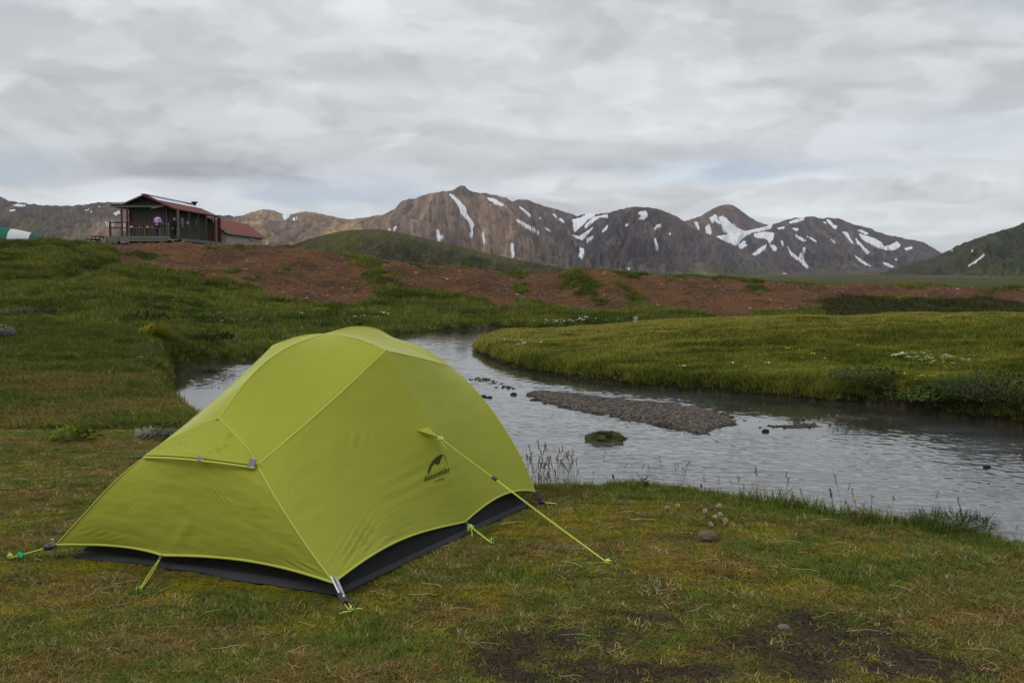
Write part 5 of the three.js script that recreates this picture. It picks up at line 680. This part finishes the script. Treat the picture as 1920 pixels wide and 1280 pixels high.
{ // short matted turf of the camp ground
  const list = [], tall = [];
  for (let n = 0; n < 150000; n++) {
    const [x, z, u, D] = spot(-0.54, 0.54, 3.1, 10.5), [h, s] = landAt(x, z); if (s < 0.02 || tentSd(x, z) < 0.02) continue;
    const cv = cover(x, z, s); if (rnd() < cv.mud * 0.93) continue; const n1 = fbm(x * 1.7, z * 1.7, 3);
    if (cv.moss > 0.4 && rnd() < 0.55) continue;
    const dry = clamp(0.40 - n1 * 1.8 - cv.lush * 0.5), c = rnd() < 0.10 ? [0.26, 0.20, 0.09] : rnd() < dry ? [0.122, 0.094, 0.026] : cv.moss > 0.45 && rnd() < 0.5 ? [0.165, 0.145, 0.012] : [0.080, 0.104, 0.016];
    list.push([x, h, z, 0.7 + 0.6 * rnd(), 0.6 + 0.9 * cv.lush * rnd() + 0.5 * rnd(), vary(c, 0.5)]);
    if (cv.lush > 0.25 && rnd() < 0.22 * cv.lush) tall.push([x, h, z, 0.28 + 0.4 * rnd() * cv.lush, 1, vary([0.068, 0.098, 0.015], 0.3)]);
  }
  stuffOf('grass', 'short matted turf of the camp ground round the tent', [clump(16, 0.020, 0.035, 0.0032, 1.7, 1), clump(14, 0.026, 0.04, 0.003, 1.3, 2), clump(12, 0.015, 0.04, 0.0036, 2.6, 3)], list);
  // fringe along the river edge
  for (let i = 0; i < lip.length - 1; i++) { const a = lip[i], b = lip[i + 1], L = Math.hypot(b[0] - a[0], b[1] - a[1]); for (let n = 0; n < L * 330; n++) { const t = rnd(), w = (rnd() + rnd() - 1.15) * 0.34, x = lerp(a[0], b[0], t), z = lerp(a[1], b[1], t) - 0.02 + w, [h, s] = landAt(x, z); if (s < 0 || tentSd(x, z) < 0.1) continue; const k = 0.6 + 0.9 * clamp(0.4 + fbm(x * 1.3, z * 1.3, 3) * 1.4); tall.push([x, h, z, (0.65 + 0.6 * rnd()) * k, 1, vary(rnd() < 0.14 ? [0.16, 0.13, 0.05] : [0.066, 0.094, 0.015], 0.3)]); } }
  stuffOf('grass', 'taller green grass fringing the near river edge', [clump(16, 0.075, 0.045, 0.0034, 0.8, 5, 3), clump(14, 0.095, 0.05, 0.0036, 0.6, 6, 3)], tall);
}
{ // left bank meadow behind the tent, then rough tussocks up the slope, the flat and the round meadow
  const near = [], mid = [];
  for (let n = 0; n < 60000; n++) { const [x, z, u, D] = spot(-0.53, -0.16, 10, 27), [h, s] = landAt(x, z); if (s < 0.01) continue; const n1 = fbm(x * 0.6, z * 0.6, 3), back = sstep(14.5, 19.5, D - 1.5 * n1); const dry = clamp(0.48 - n1 * 1.6) * (1 - back); const c = rnd() < dry ? [0.112, 0.096, 0.028] : rnd() < 0.06 ? [0.19, 0.165, 0.075] : [0.060, 0.080, 0.014]; near.push([x, h, z, 0.7 + 0.7 * rnd(), lerp(0.45, 1, Math.max(back, sstep(11, 14, D) * 0.7)) * (0.8 + 0.6 * clamp(0.4 + n1)), vary(c)]); }
  stuffOf('grass', 'brown and green grass of the left bank behind the tent', [clump(22, 0.085, 0.08, 0.006, 0.8, 11), clump(20, 0.11, 0.09, 0.006, 0.65, 12)], near);
  for (let n = 0; n < 95000; n++) { const [x, z, u, D] = spot(-0.52, 0.50, 25, 82), [h, s] = landAt(x, z); if (s < 0.05) continue; if (u > -0.04 && D < 40) continue; const cv = cover(x, z, s); if (rnd() < cv.grav * 1.2 - 0.02) continue; const n1 = fbm(x * 0.35, z * 0.35, 3), n2 = fbm(x * 0.12 + 4, z * 0.12, 3); const dk = sd(DARKTURF, x, z) < 0; const c = dk ? mixc([0.036, 0.040, 0.015], [0.062, 0.052, 0.022], rnd() * clamp(0.5 + n1 * 2)) : rnd() < 0.06 ? [0.12, 0.12, 0.06] : mixc([0.040, 0.058, 0.010], [0.105, 0.118, 0.020], clamp(0.4 + n1 * 1.6 + n2)); mid.push([x, h, z, (0.6 + 0.8 * rnd()) * clamp(D / 45, 0.6, 1.15), (0.5 + 0.8 * clamp(0.5 + n1 * 1.3)), vary(c, 0.28)]); }
  stuffOf('grass', 'rough green tussock grass on the slope below the gravel terrace', [clump(34, 0.19, 0.26, 0.018, 0.7, 21), clump(30, 0.24, 0.24, 0.018, 0.6, 22)], mid);
  const mead = [];
  for (let n = 0; n < 105000; n++) { const [x, z, u, D] = spot(-0.06, 0.54, 13, 36), [h, s] = landAt(x, z); if (s < 0.02 || D < 13.2) continue; if (D < 20 && s < 1e8 && z > -12) continue; const n1 = fbm(x * 0.5, z * 0.5, 3), n3 = fbm(x * 0.28 - 6, z * 0.28, 4), top = sstep(21, 29, D + 2 * n3 - x * 0.12); const c = rnd() < top * 0.8 ? mixc([0.19, 0.175, 0.036], [0.14, 0.145, 0.026], rnd()) : mixc([0.062, 0.080, 0.011], [0.130, 0.143, 0.020], clamp(0.45 + n1 * 1.6)); const edge = sstep(1.2, 0.1, s); mead.push([x, h, z, (0.65 + 0.6 * rnd()) * clamp(D / 20, 0.7, 1.3), (0.6 + 0.5 * rnd()) * lerp(1, 1.25, edge) * (1 - 0.3 * top), vary(c, 0.25)]); }
  stuffOf('grass', 'lush green grass of the round meadow across the river', [clump(26, 0.09, 0.12, 0.008, 0.9, 31), clump(26, 0.115, 0.12, 0.008, 0.8, 32)], mead);
}
{ // dry straws lying on the turf, seed stalks on the bank, specks of flowers
  const st = new THREE.BufferGeometry(); { const g = tube([V3(-0.06, 0.002, 0), V3(-0.02, 0.008, 0.007), V3(0.02, 0.006, -0.004), V3(0.065, 0.002, 0.006)], 0.0008, 8, 4); st.copy(g); }
  const list = []; for (let n = 0; n < 700; n++) { const [x, z] = spot(-0.5, 0.5, 3.3, 8.5), [h, s] = landAt(x, z); if (s < 0.1 || tentSd(x, z) < 0.03) continue; list.push([x, h + 0.006, z, 0.35 + 1.1 * rnd() * rnd(), 1, vary([0.36, 0.29, 0.16], 0.3)]); }
  stuffOf('straw', 'pale dry straws lying scattered on the camp turf', [st], list, std([1, 1, 1], 0.9));
  const stalk = (h, seed) => { const r = rngOf(seed), bend = 0.25 * h * r(), g = [tube([V3(0, 0, 0), V3(bend * 0.2, h * 0.5, 0), V3(bend, h, 0)], 0.0008, 6, 4)]; for (let k = 0; k < 7; k++) { const y = h * (0.8 + 0.2 * k / 7); g.push(new THREE.SphereGeometry(0.0026, 4, 3).scale(1, 2.4, 1).translate(bend * (y / h) ** 2 + (r() - 0.5) * 0.014, y, (r() - 0.5) * 0.014)); } return merge(g); };
  const ls = []; for (let i = 8; i < lip.length - 1; i++) { const a = lip[i], b = lip[i + 1], L = Math.hypot(b[0] - a[0], b[1] - a[1]); for (let n = 0; n < L * 26; n++) { const t = rnd(), x = lerp(a[0], b[0], t), z = lerp(a[1], b[1], t) + (rnd() - 0.6) * 0.25; if (rnd() < 0.45 - fbm(x * 2, z * 2, 2)) continue; ls.push([x, land(x, z), z, 0.6 + 0.6 * rnd(), 1, vary([0.10, 0.075, 0.045], 0.3)]); } }
  const bushy = onPlane(1025, 905, 0); for (let n = 0; n < 110; n++) { const x = bushy.x + (rnd() + rnd() - 1) * 0.28, z = bushy.z + (rnd() - 0.5) * 0.4; ls.push([x, land(x, z), z, 0.7 + 0.6 * rnd(), 1, vary([0.085, 0.062, 0.055], 0.3)]); }
  const pool = hit(385, 770); for (let n = 0; n < 120; n++) { const x = pool.x + (rnd() - 0.5) * 2.2, z = pool.z + (rnd() - 0.5) * 1.6, [h, s] = landAt(x, z); if (s > 0.02) ls.push([x, h, z, 1 + 0.8 * rnd(), 1, vary([0.09, 0.07, 0.05], 0.3)]); }
  stuffOf('seed_stalks', 'thin brown grass stalks with seed heads standing along the water', [stalk(0.22, 3), stalk(0.17, 4), stalk(0.26, 5)], ls, std([1, 1, 1], 0.9));
  const fl = (n, r, seed) => { const q = rngOf(seed), g = []; for (let k = 0; k < n; k++) g.push(new THREE.IcosahedronGeometry(r * (0.6 + 0.8 * q()), 0).scale(1, 0.6, 1).translate((q() - 0.5) * r * 9, 0.02 + q() * 0.05 + r * 3, (q() - 0.5) * r * 9)); return merge(g); };
  const w = []; const scatter = (px, py, n, sx, sz, c, s) => { const p = hit(px, py); for (let k = 0; k < n; k++) { const x = p.x + (rnd() + rnd() - 1) * sx, z = p.z + (rnd() + rnd() - 1) * sz, [h, q] = landAt(x, z); if (q < 0.1) continue; w.push([x, h + 0.06, z, s * (0.6 + 0.8 * rnd()), 1, vary(c, 0.2)]); } };
  scatter(1750, 680, 34, 0.6, 0.8, [0.28, 0.31, 0.22], 0.5); scatter(1690, 678, 6, 0.3, 0.4, [0.55, 0.58, 0.45], 0.7); scatter(1700, 715, 26, 0.9, 0.9, [0.40, 0.30, 0.02], 0.4); scatter(1760, 690, 10, 0.9, 0.8, [0.40, 0.30, 0.02], 0.4); scatter(1530, 665, 6, 1.5, 2, [0.5, 0.4, 0.03], 0.55); scatter(1400, 690, 5, 3, 1, [0.6, 0.6, 0.55], 0.5);
  scatter(1080, 609, 40, 1.6, 0.6, [0.40, 0.42, 0.38], 0.9); scatter(400, 590, 6, 0.6, 0.8, [0.42, 0.42, 0.38], 0.6); scatter(320, 602, 4, 0.7, 0.8, [0.4, 0.4, 0.36], 0.5); scatter(100, 672, 5, 2, 1, [0.4, 0.4, 0.36], 0.45); scatter(420, 600, 12, 6, 5, [0.4, 0.4, 0.36], 0.5); scatter(180, 530, 10, 3, 4, [0.36, 0.36, 0.3], 0.55); scatter(700, 600, 10, 4, 2, [0.55, 0.56, 0.5], 1.0); scatter(930, 655, 8, 1.6, 1, [0.6, 0.6, 0.55], 0.7); scatter(8, 626, 6, 0.3, 0.3, [0.4, 0.42, 0.4], 0.6); scatter(640, 585, 10, 5, 3, [0.5, 0.46, 0.05], 0.9);
  stuffOf('wildflowers', 'tiny white and yellow wildflowers dotted over the banks and slopes', [fl(5, 0.016, 1), fl(3, 0.02, 2)], w, std([1, 1, 1], 0.9));
}
{ // stones: the gravel bar, the brown slopes, the shallows
  const stone = (seed) => { const g = new THREE.IcosahedronGeometry(1, 1), p = g.attributes.position, r = rngOf(seed), ph = r() * 9; for (let i = 0; i < p.count; i++) { const v = V3().fromBufferAttribute(p, i), k = 1 + 0.28 * noise(v.x * 1.3 + ph, v.y * 1.3 + v.z * 0.9); p.setXYZ(i, v.x * k, v.y * k * 0.6, v.z * k * 0.8); } g.computeVertexNormals(); return g; };
  const shapes = [stone(1), stone(2), stone(3), stone(4)], tones = [[0.046, 0.042, 0.036], [0.066, 0.056, 0.046], [0.030, 0.029, 0.028], [0.090, 0.072, 0.055], [0.070, 0.056, 0.044], [0.022, 0.021, 0.020]];
  const fill = (poly, n, s0, s1, dark = 1) => { let x0 = 1e9, x1 = -1e9, z0 = 1e9, z1 = -1e9; for (const [x, z] of poly) { x0 = Math.min(x0, x); x1 = Math.max(x1, x); z0 = Math.min(z0, z); z1 = Math.max(z1, z); } const o = []; for (let k = 0; k < n; k++) { const x = lerp(x0, x1, rnd()), z = lerp(z0, z1, rnd()), d = sd(poly, x, z) + 0.12 * noise(x * 3, z * 3); if (d > 0.06 - 0.2 * rnd() * rnd()) continue; const h = land(x, z), s = lerp(s0, s1, rnd() ** 3); const wet = h < WL - 0.005 || d > -0.15; o.push([x, h + s * 0.15, z, s, 0.8 + 0.5 * rnd(), vary(mixc(tones[Math.floor(rnd() * tones.length)], [0.016, 0.015, 0.014], wet ? 0.7 * dark : 0), 0.25)]); } return o; };
  const lot = [...fill(BAR, 80000, 0.010, 0.036), ...fill(SHOAL, 450, 0.012, 0.035).filter(([x, y]) => y > WL - 0.05), ...fill(SHOAL2, 700, 0.015, 0.05), ...fill(SHOAL3, 900, 0.02, 0.06)];
  stuffOf('river_gravel', 'grey and brown pebbles of the gravel bar in the river', shapes, lot, std([1, 1, 1], 0.85));
  const sl = []; for (let n = 0; n < 30000; n++) { const [x, z, u, D] = spot(-0.42, 0.5, 50, 86), [h, s] = landAt(x, z), cv = cover(x, z, s); if (cv.grav < 0.6 - 0.3 * rnd()) continue; sl.push([x, h, z, 0.03 + 0.10 * rnd() ** 4, 0.9, vary(mixc(rnd() < 0.05 ? [0.20, 0.17, 0.14] : [0.108, 0.056, 0.031], [0.05, 0.033, 0.024], rnd() * 0.8), 0.3)]); }
  stuffOf('slope_gravel', 'loose reddish brown stones on the bare slopes below the hut', shapes, sl, std([1, 1, 1], 0.95));
  // single stones
  const single = (label, p, r, sy, c, bumps = 9) => { const t = thing('stone', label, 'stone'); t.position.copy(p); const g = new THREE.IcosahedronGeometry(1, 4), q = g.attributes.position, cl = new Float32Array(q.count * 3); for (let i = 0; i < q.count; i++) { const v = V3().fromBufferAttribute(q, i), k = 1 + 0.14 * fbm(v.x * 1.2 + bumps, v.y * 1.2 + v.z, 3) + 0.07 * noise(v.x * 6, v.y * 6 + v.z * 5), sp = 1 + 0.5 * noise(v.x * 9 + 3, v.y * 9 - v.z * 8) + 0.3 * noise(v.x * 3, v.z * 3 + v.y); q.setXYZ(i, v.x * k * r, Math.max(-0.35, v.y) * k * r * sy, v.z * k * r * 0.85); cl.set([c[0] * sp, c[1] * sp, c[2] * sp], i * 3); } g.setAttribute('color', new THREE.BufferAttribute(cl, 3)); g.computeVertexNormals(); part('rock', g, rockMat, t); return t; };
  const sp = onPlane(1326, 1014, 0.0); single('brown fist-sized stone lying on the turf right of the guy line', V3(sp.x, land(sp.x, sp.z) + 0.03, sp.z), 0.054, 0.66, [0.125, 0.090, 0.070]);
  const sp2 = onPlane(1470, 1170, 0); single('small grey flat stone pressed in the bare mud in the foreground', V3(sp2.x, land(sp2.x, sp2.z) + 0.004, sp2.z), 0.026, 0.45, [0.13, 0.12, 0.11], 4);
  const wst = (px, py, r, label, k) => { const p = onPlane(px, py, WL); single(label, V3(p.x, WL + 0.01, p.z), r, 0.5, [0.022, 0.022, 0.02], k); };
  wst(392, 697, 0.16, 'dark stone in the pool left of the tent', 2); wst(1851, 877, 0.045, 'small dark stone breaking the river surface at right', 5); wst(1436, 809, 0.05, 'small dark stone in the shallow below the gravel bar', 7); wst(905, 745, 0.07, 'dark wet stone in the river close beside the tent top edge', 8); wst(918, 746, 0.05, 'smaller dark wet stone beside the one next to the tent edge', 3); wst(963, 740, 0.06, 'dark stone at the left tip of the gravel bar', 6);
  // mossy islet
  const pi = onPlane(1136, 823, WL), t = thing('islet', 'small mossy turf islet in the river below the gravel bar', 'islet'); t.position.set(pi.x, WL, pi.z); const g = new THREE.SphereGeometry(1, 40, 24), q = g.attributes.position, cl = new Float32Array(q.count * 3); for (let i = 0; i < q.count; i++) { const v = V3().fromBufferAttribute(q, i), k = 1 + 0.75 * fbm(v.x * 1.8 + 3, v.z * 1.8 + v.y, 4); q.setXYZ(i, v.x * 0.25 * k, v.y * 0.085 * k, v.z * 0.2 * k); const c = mixc([0.035, 0.036, 0.014], [0.06, 0.058, 0.02], clamp(0.5 + noise(v.x * 5, v.z * 5 + v.y * 3))); cl.set(c, i * 3); } g.setAttribute('color', new THREE.BufferAttribute(cl, 3)); g.computeVertexNormals(); part('turf_mound', g, rockMat, t);
  const bl = []; const cg = clump(10, 0.05, 0.02, 0.005, 1.0, 77); for (let k = 0; k < 420; k++) { const a = rnd() * 6.283, d = Math.sqrt(rnd()) * 0.95, c = cg.clone(); c.scale(1, 0.5 + 1.3 * rnd() * rnd(), 1); c.rotateY(rnd() * 6); c.translate(Math.cos(a) * d * 0.23, 0.082 * Math.sqrt(Math.max(0, 1 - d * d)) - 0.004, Math.sin(a) * d * 0.19); bl.push(c); } const mg = mergeGeometries(bl); const mm = new THREE.Mesh(mg, new THREE.MeshStandardMaterial({ color: new THREE.Color().setRGB(0.062, 0.066, 0.02), vertexColors: true, roughness: 0.95, side: THREE.DoubleSide })); mm.name = 'moss_blades'; mm.userData.kind = 'stuff'; mm.castShadow = mm.receiveShadow = true; t.add(mm);
}
// ---------------------------------------------------------------- single plants
function leafGeo(l, w, curl = 0.25) { const pos = [], idx = []; for (let i = 0; i <= 4; i++) { const t = i / 4, ww = w * Math.sin(Math.PI * (0.12 + 0.88 * t)) * 0.5, y = curl * l * t * t; pos.push(-ww, y + ww * 0.3, l * t, 0, y, l * t, ww, y + ww * 0.3, l * t); if (i) { const a = (i - 1) * 3; idx.push(a, a + 3, a + 1, a + 1, a + 3, a + 4, a + 1, a + 4, a + 2, a + 2, a + 4, a + 5); } } return geo(pos, idx); }
function leafyPlant(name, label, cat, p, r, h, leaves, lc, ll, lw, seed, group) {
  const q = rngOf(seed), t = thing(name, label, cat, group), lg = [], sg = [], A = leafGeo(ll, lw); t.position.copy(p);
  for (let k = 0; k < leaves; k++) { const a = q() * 6.283, d = Math.sqrt(q()) * r, y = h * (0.15 + 0.85 * q()) * (1 - 0.5 * (d / r) ** 2), g = A.clone(); g.scale(0.6 + 0.8 * q(), 1, 0.6 + 0.8 * q()); g.rotateX(-0.9 + 1.2 * q()); g.rotateY(a + (q() - 0.5)); const x = Math.cos(a) * d, z = Math.sin(a) * d; g.translate(x, y, z); const n = g.attributes.position.count, v = 1 + (q() - 0.5) * 0.7, cl = new Float32Array(n * 3); for (let i = 0; i < n; i++) cl.set([lc[0] * v * (0.9 + 0.3 * q()), lc[1] * v, lc[2] * v], i * 3); g.setAttribute('color', new THREE.BufferAttribute(cl, 3)); lg.push(g); if (k % 6 === 0) sg.push(bar(V3(x * 0.2, 0, z * 0.2), V3(x, y, z), Math.max(0.0015, h * 0.006), 4)); }
  const f = new THREE.Mesh(mergeGeometries(lg), LEAF); f.name = 'foliage'; f.userData.kind = 'stuff'; f.castShadow = f.receiveShadow = true; t.add(f); const s = part('stems', merge(sg), std([0.05, 0.05, 0.02], 0.9), t); s.userData.kind = 'stuff'; return t;
}
const LEAF = new THREE.MeshPhysicalMaterial({ vertexColors: true, roughness: 0.92, transmission: 0.25, thickness: 0, side: THREE.DoubleSide, specularIntensity: 0.1 });
const at = (px, py) => hit(px, py);
leafyPlant('herb', 'bright yellow green leafy herb on the brown turf left of the tent', 'plant', at(142, 826), 0.24, 0.13, 150, [0.11, 0.145, 0.015], 0.05, 0.03, 1);
leafyPlant('herb', 'yellow green flowering patch on the slope above the river bend at left', 'plant', at(287, 632), 0.34, 0.28, 380, [0.20, 0.19, 0.012], 0.07, 0.05, 2);
leafyPlant('herb', 'yellow green strip of plants on the slope behind the tent top', 'plant', at(617, 590), 1.0, 0.3, 420, [0.11, 0.13, 0.012], 0.12, 0.09, 3);
leafyPlant('silver_plant', 'silvery white leafed plant beside the tall grass left of the tent', 'plant', at(291, 818), 0.2, 0.07, 300, [0.19, 0.21, 0.17], 0.035, 0.018, 4);
leafyPlant('silver_plant', 'pale silvery leafed plant in the grass at the left edge', 'plant', at(6, 632), 0.28, 0.2, 200, [0.22, 0.24, 0.23], 0.07, 0.05, 14);
const willow = [0.040, 0.056, 0.022];
leafyPlant('willow_bush', 'dark low willow bush on the far bank at the right edge', 'shrub', at(1880, 752), 0.75, 0.45, 1300, willow, 0.05, 0.022, 5);
leafyPlant('willow_bush', 'dark willow bush on the far bank left of the one at the right edge', 'shrub', at(1815, 745), 0.5, 0.38, 600, [0.040, 0.054, 0.022], 0.05, 0.022, 6);
leafyPlant('willow_bush', 'grey green willow clump hanging on the far bank below the yellow flowers', 'shrub', at(1625, 715), 0.6, 0.28, 600, [0.045, 0.058, 0.028], 0.055, 0.026, 7);
leafyPlant('willow_bush', 'broad leafed green patch low on the far bank right of the yellow flowers', 'shrub', at(1740, 752), 0.45, 0.22, 420, [0.055, 0.088, 0.020], 0.06, 0.035, 9);
for (const [px, py, r, label, sd0] of [[60, 592, 0.9, 'greyish willow mat on the left slope nearest the left edge', 31], [255, 602, 0.9, 'dark willow mat on the slope above the yellow green patch', 32], [385, 640, 0.7, 'dark shrub mat on the slope above the pool', 34], [510, 570, 0.8, 'dark round shrub on the slope under the bare gravel', 35]]) leafyPlant('willow_bush', label, 'shrub', at(px, py), r, 0.26, 420, sd0 === 31 ? [0.085, 0.10, 0.055] : [0.050, 0.068, 0.018], 0.10, 0.045, sd0);
leafyPlant('grass_tuft', 'dense dark green grass tuft on the river edge at right', 'plant', V3(onPlane(1790, 994, 0).x, 0, onPlane(1790, 994, 0).z), 0.22, 0.085, 700, [0.050, 0.078, 0.014], 0.075, 0.0045, 12);
leafyPlant('dock_plant', 'single broad leafed weed standing on the river edge', 'plant', V3(onPlane(1208, 913, 0).x, land(onPlane(1208, 913, 0).x, onPlane(1208, 913, 0).z), onPlane(1208, 913, 0).z), 0.028, 0.06, 16, [0.075, 0.12, 0.025], 0.04, 0.018, 13);
leafyPlant('bank_weed', 'grey green leafy weeds under the seed stalks by the tent corner', 'plant', at(1080, 912), 0.17, 0.09, 240, [0.085, 0.11, 0.05], 0.05, 0.022, 15);
// flowers one could pick: white tufts by the turf, red sorrel spikes and a seed clock on the river edge
function stalkFlower(name, label, cat, px, py, h, kind, seed, group) {
  const q = rngOf(seed), t = thing(name, label, cat, group), p = onPlane(px, py, 0); t.position.set(p.x, land(p.x, p.z), p.z); const b = (q() - 0.5) * 0.3 * h;
  part('stem', tube([V3(0, 0, 0), V3(b * 0.3, h * 0.55, 0), V3(b, h, 0)], 0.0016, 8, 5), std([0.09, 0.075, 0.035], 0.9), t);
  if (kind === 'tuft') { const g = []; for (let k = 0; k < 26; k++) { const a = q() * 6.283, e = Math.acos(1 - 1.6 * q()), d = V3(Math.sin(e) * Math.cos(a), Math.cos(e), Math.sin(e) * Math.sin(a)); g.push(new THREE.ConeGeometry(0.0030, 0.014, 4).rotateX(Math.PI).applyQuaternion(new THREE.Quaternion().setFromUnitVectors(UPV, d)).translate(b + d.x * 0.009, h + d.y * 0.009, d.z * 0.009)); } part('flower_head', merge(g), std([0.46, 0.39, 0.32], 0.9), t); part('bud_cup', new THREE.SphereGeometry(0.005, 6, 5).translate(b, h - 0.004, 0), std([0.25, 0.16, 0.1], 0.9), t); }
  else if (kind === 'spike') { const g = []; for (let k = 0; k < 14; k++) { const y = h * (0.72 + 0.3 * k / 14), r = 0.007 * (1.2 - k / 14); g.push(new THREE.SphereGeometry(0.0048, 5, 4).translate(b * (y / h) ** 2 + (q() - 0.5) * 2 * r, y, (q() - 0.5) * 2 * r)); } part('flower_spike', merge(g), std([0.15, 0.022, 0.026], 0.85), t); }
  else { const g = []; for (let k = 0; k < 60; k++) { const a = q() * 6.283, e = Math.acos(1 - 1.9 * q()), d = V3(Math.sin(e) * Math.cos(a), Math.cos(e), Math.sin(e) * Math.sin(a)); g.push(bar(V3(b, h, 0), V3(b + d.x * 0.02, h + d.y * 0.02, d.z * 0.02), 0.0009, 3)); g.push(new THREE.SphereGeometry(0.0028, 4, 3).translate(b + d.x * 0.021, h + d.y * 0.021, d.z * 0.021)); } part('seed_head', merge(g), std([0.62, 0.62, 0.58], 0.95), t); }
  const lf = leafGeo(0.03, 0.007); lf.rotateX(-0.7); part('leaf', lf, std([0.06, 0.1, 0.02], 0.9, { side: THREE.DoubleSide }), t); return t;
}
for (const [i, [px, py, h, label]] of [[1348, 972, 0.075, 'tallest white tuft flower, topmost of the bunch above the brown stone'], [1324, 975, 0.05, 'leftmost white tuft flower of the bunch above the brown stone'], [1361, 988, 0.04, 'rightmost white tuft flower of the bunch above the brown stone'], [1334, 992, 0.03, 'lowest white tuft flower of the bunch, nearest the brown stone'], [1352, 981, 0.05, 'white tuft flower just under the topmost one of the bunch'], [1341, 985, 0.055, 'white tuft flower in the middle of the bunch above the brown stone']].entries()) stalkFlower('white_flower', label, 'flower', px, py, h, 'tuft', 50 + i);
for (const [px, py, h, label] of [[1272, 958, 0.04, 'lone white tuft flower left of the bunch on the turf'], [1252, 960, 0.03, 'small faded tuft flower at the far left of the bunch on the turf']]) stalkFlower('white_flower', label, 'flower', px, py, h, 'tuft', px);
stalkFlower('seed_clock', 'round white seed clock on the river edge at right', 'flower', 1568, 966, 0.05, 'clock', 5);
stalkFlower('seed_clock', 'tall closed seed clock leaning over the river edge right of the red sorrel', 'flower', 1634, 985, 0.17, 'tuft', 6); stalkFlower('seed_clock', 'slim tall seed head between the round seed clock and the leaning one', 'flower', 1607, 985, 0.16, 'tuft', 9);
stalkFlower('sorrel', 'tallest red sorrel spike on the river edge near the seed clock', 'flower', 1563, 968, 0.17, 'spike', 7); stalkFlower('sorrel', 'red sorrel spike on the river edge nearest the tent', 'flower', 1152, 915, 0.10, 'spike', 8); stalkFlower('sorrel', 'brownish red sorrel by the leaning seed clock', 'flower', 1603, 983, 0.08, 'spike', 10); stalkFlower('sorrel', 'small red sorrel spike in the seed stalks left of the seed clock', 'flower', 1315, 925, 0.07, 'spike', 11);
renderer.render(scene, camera);
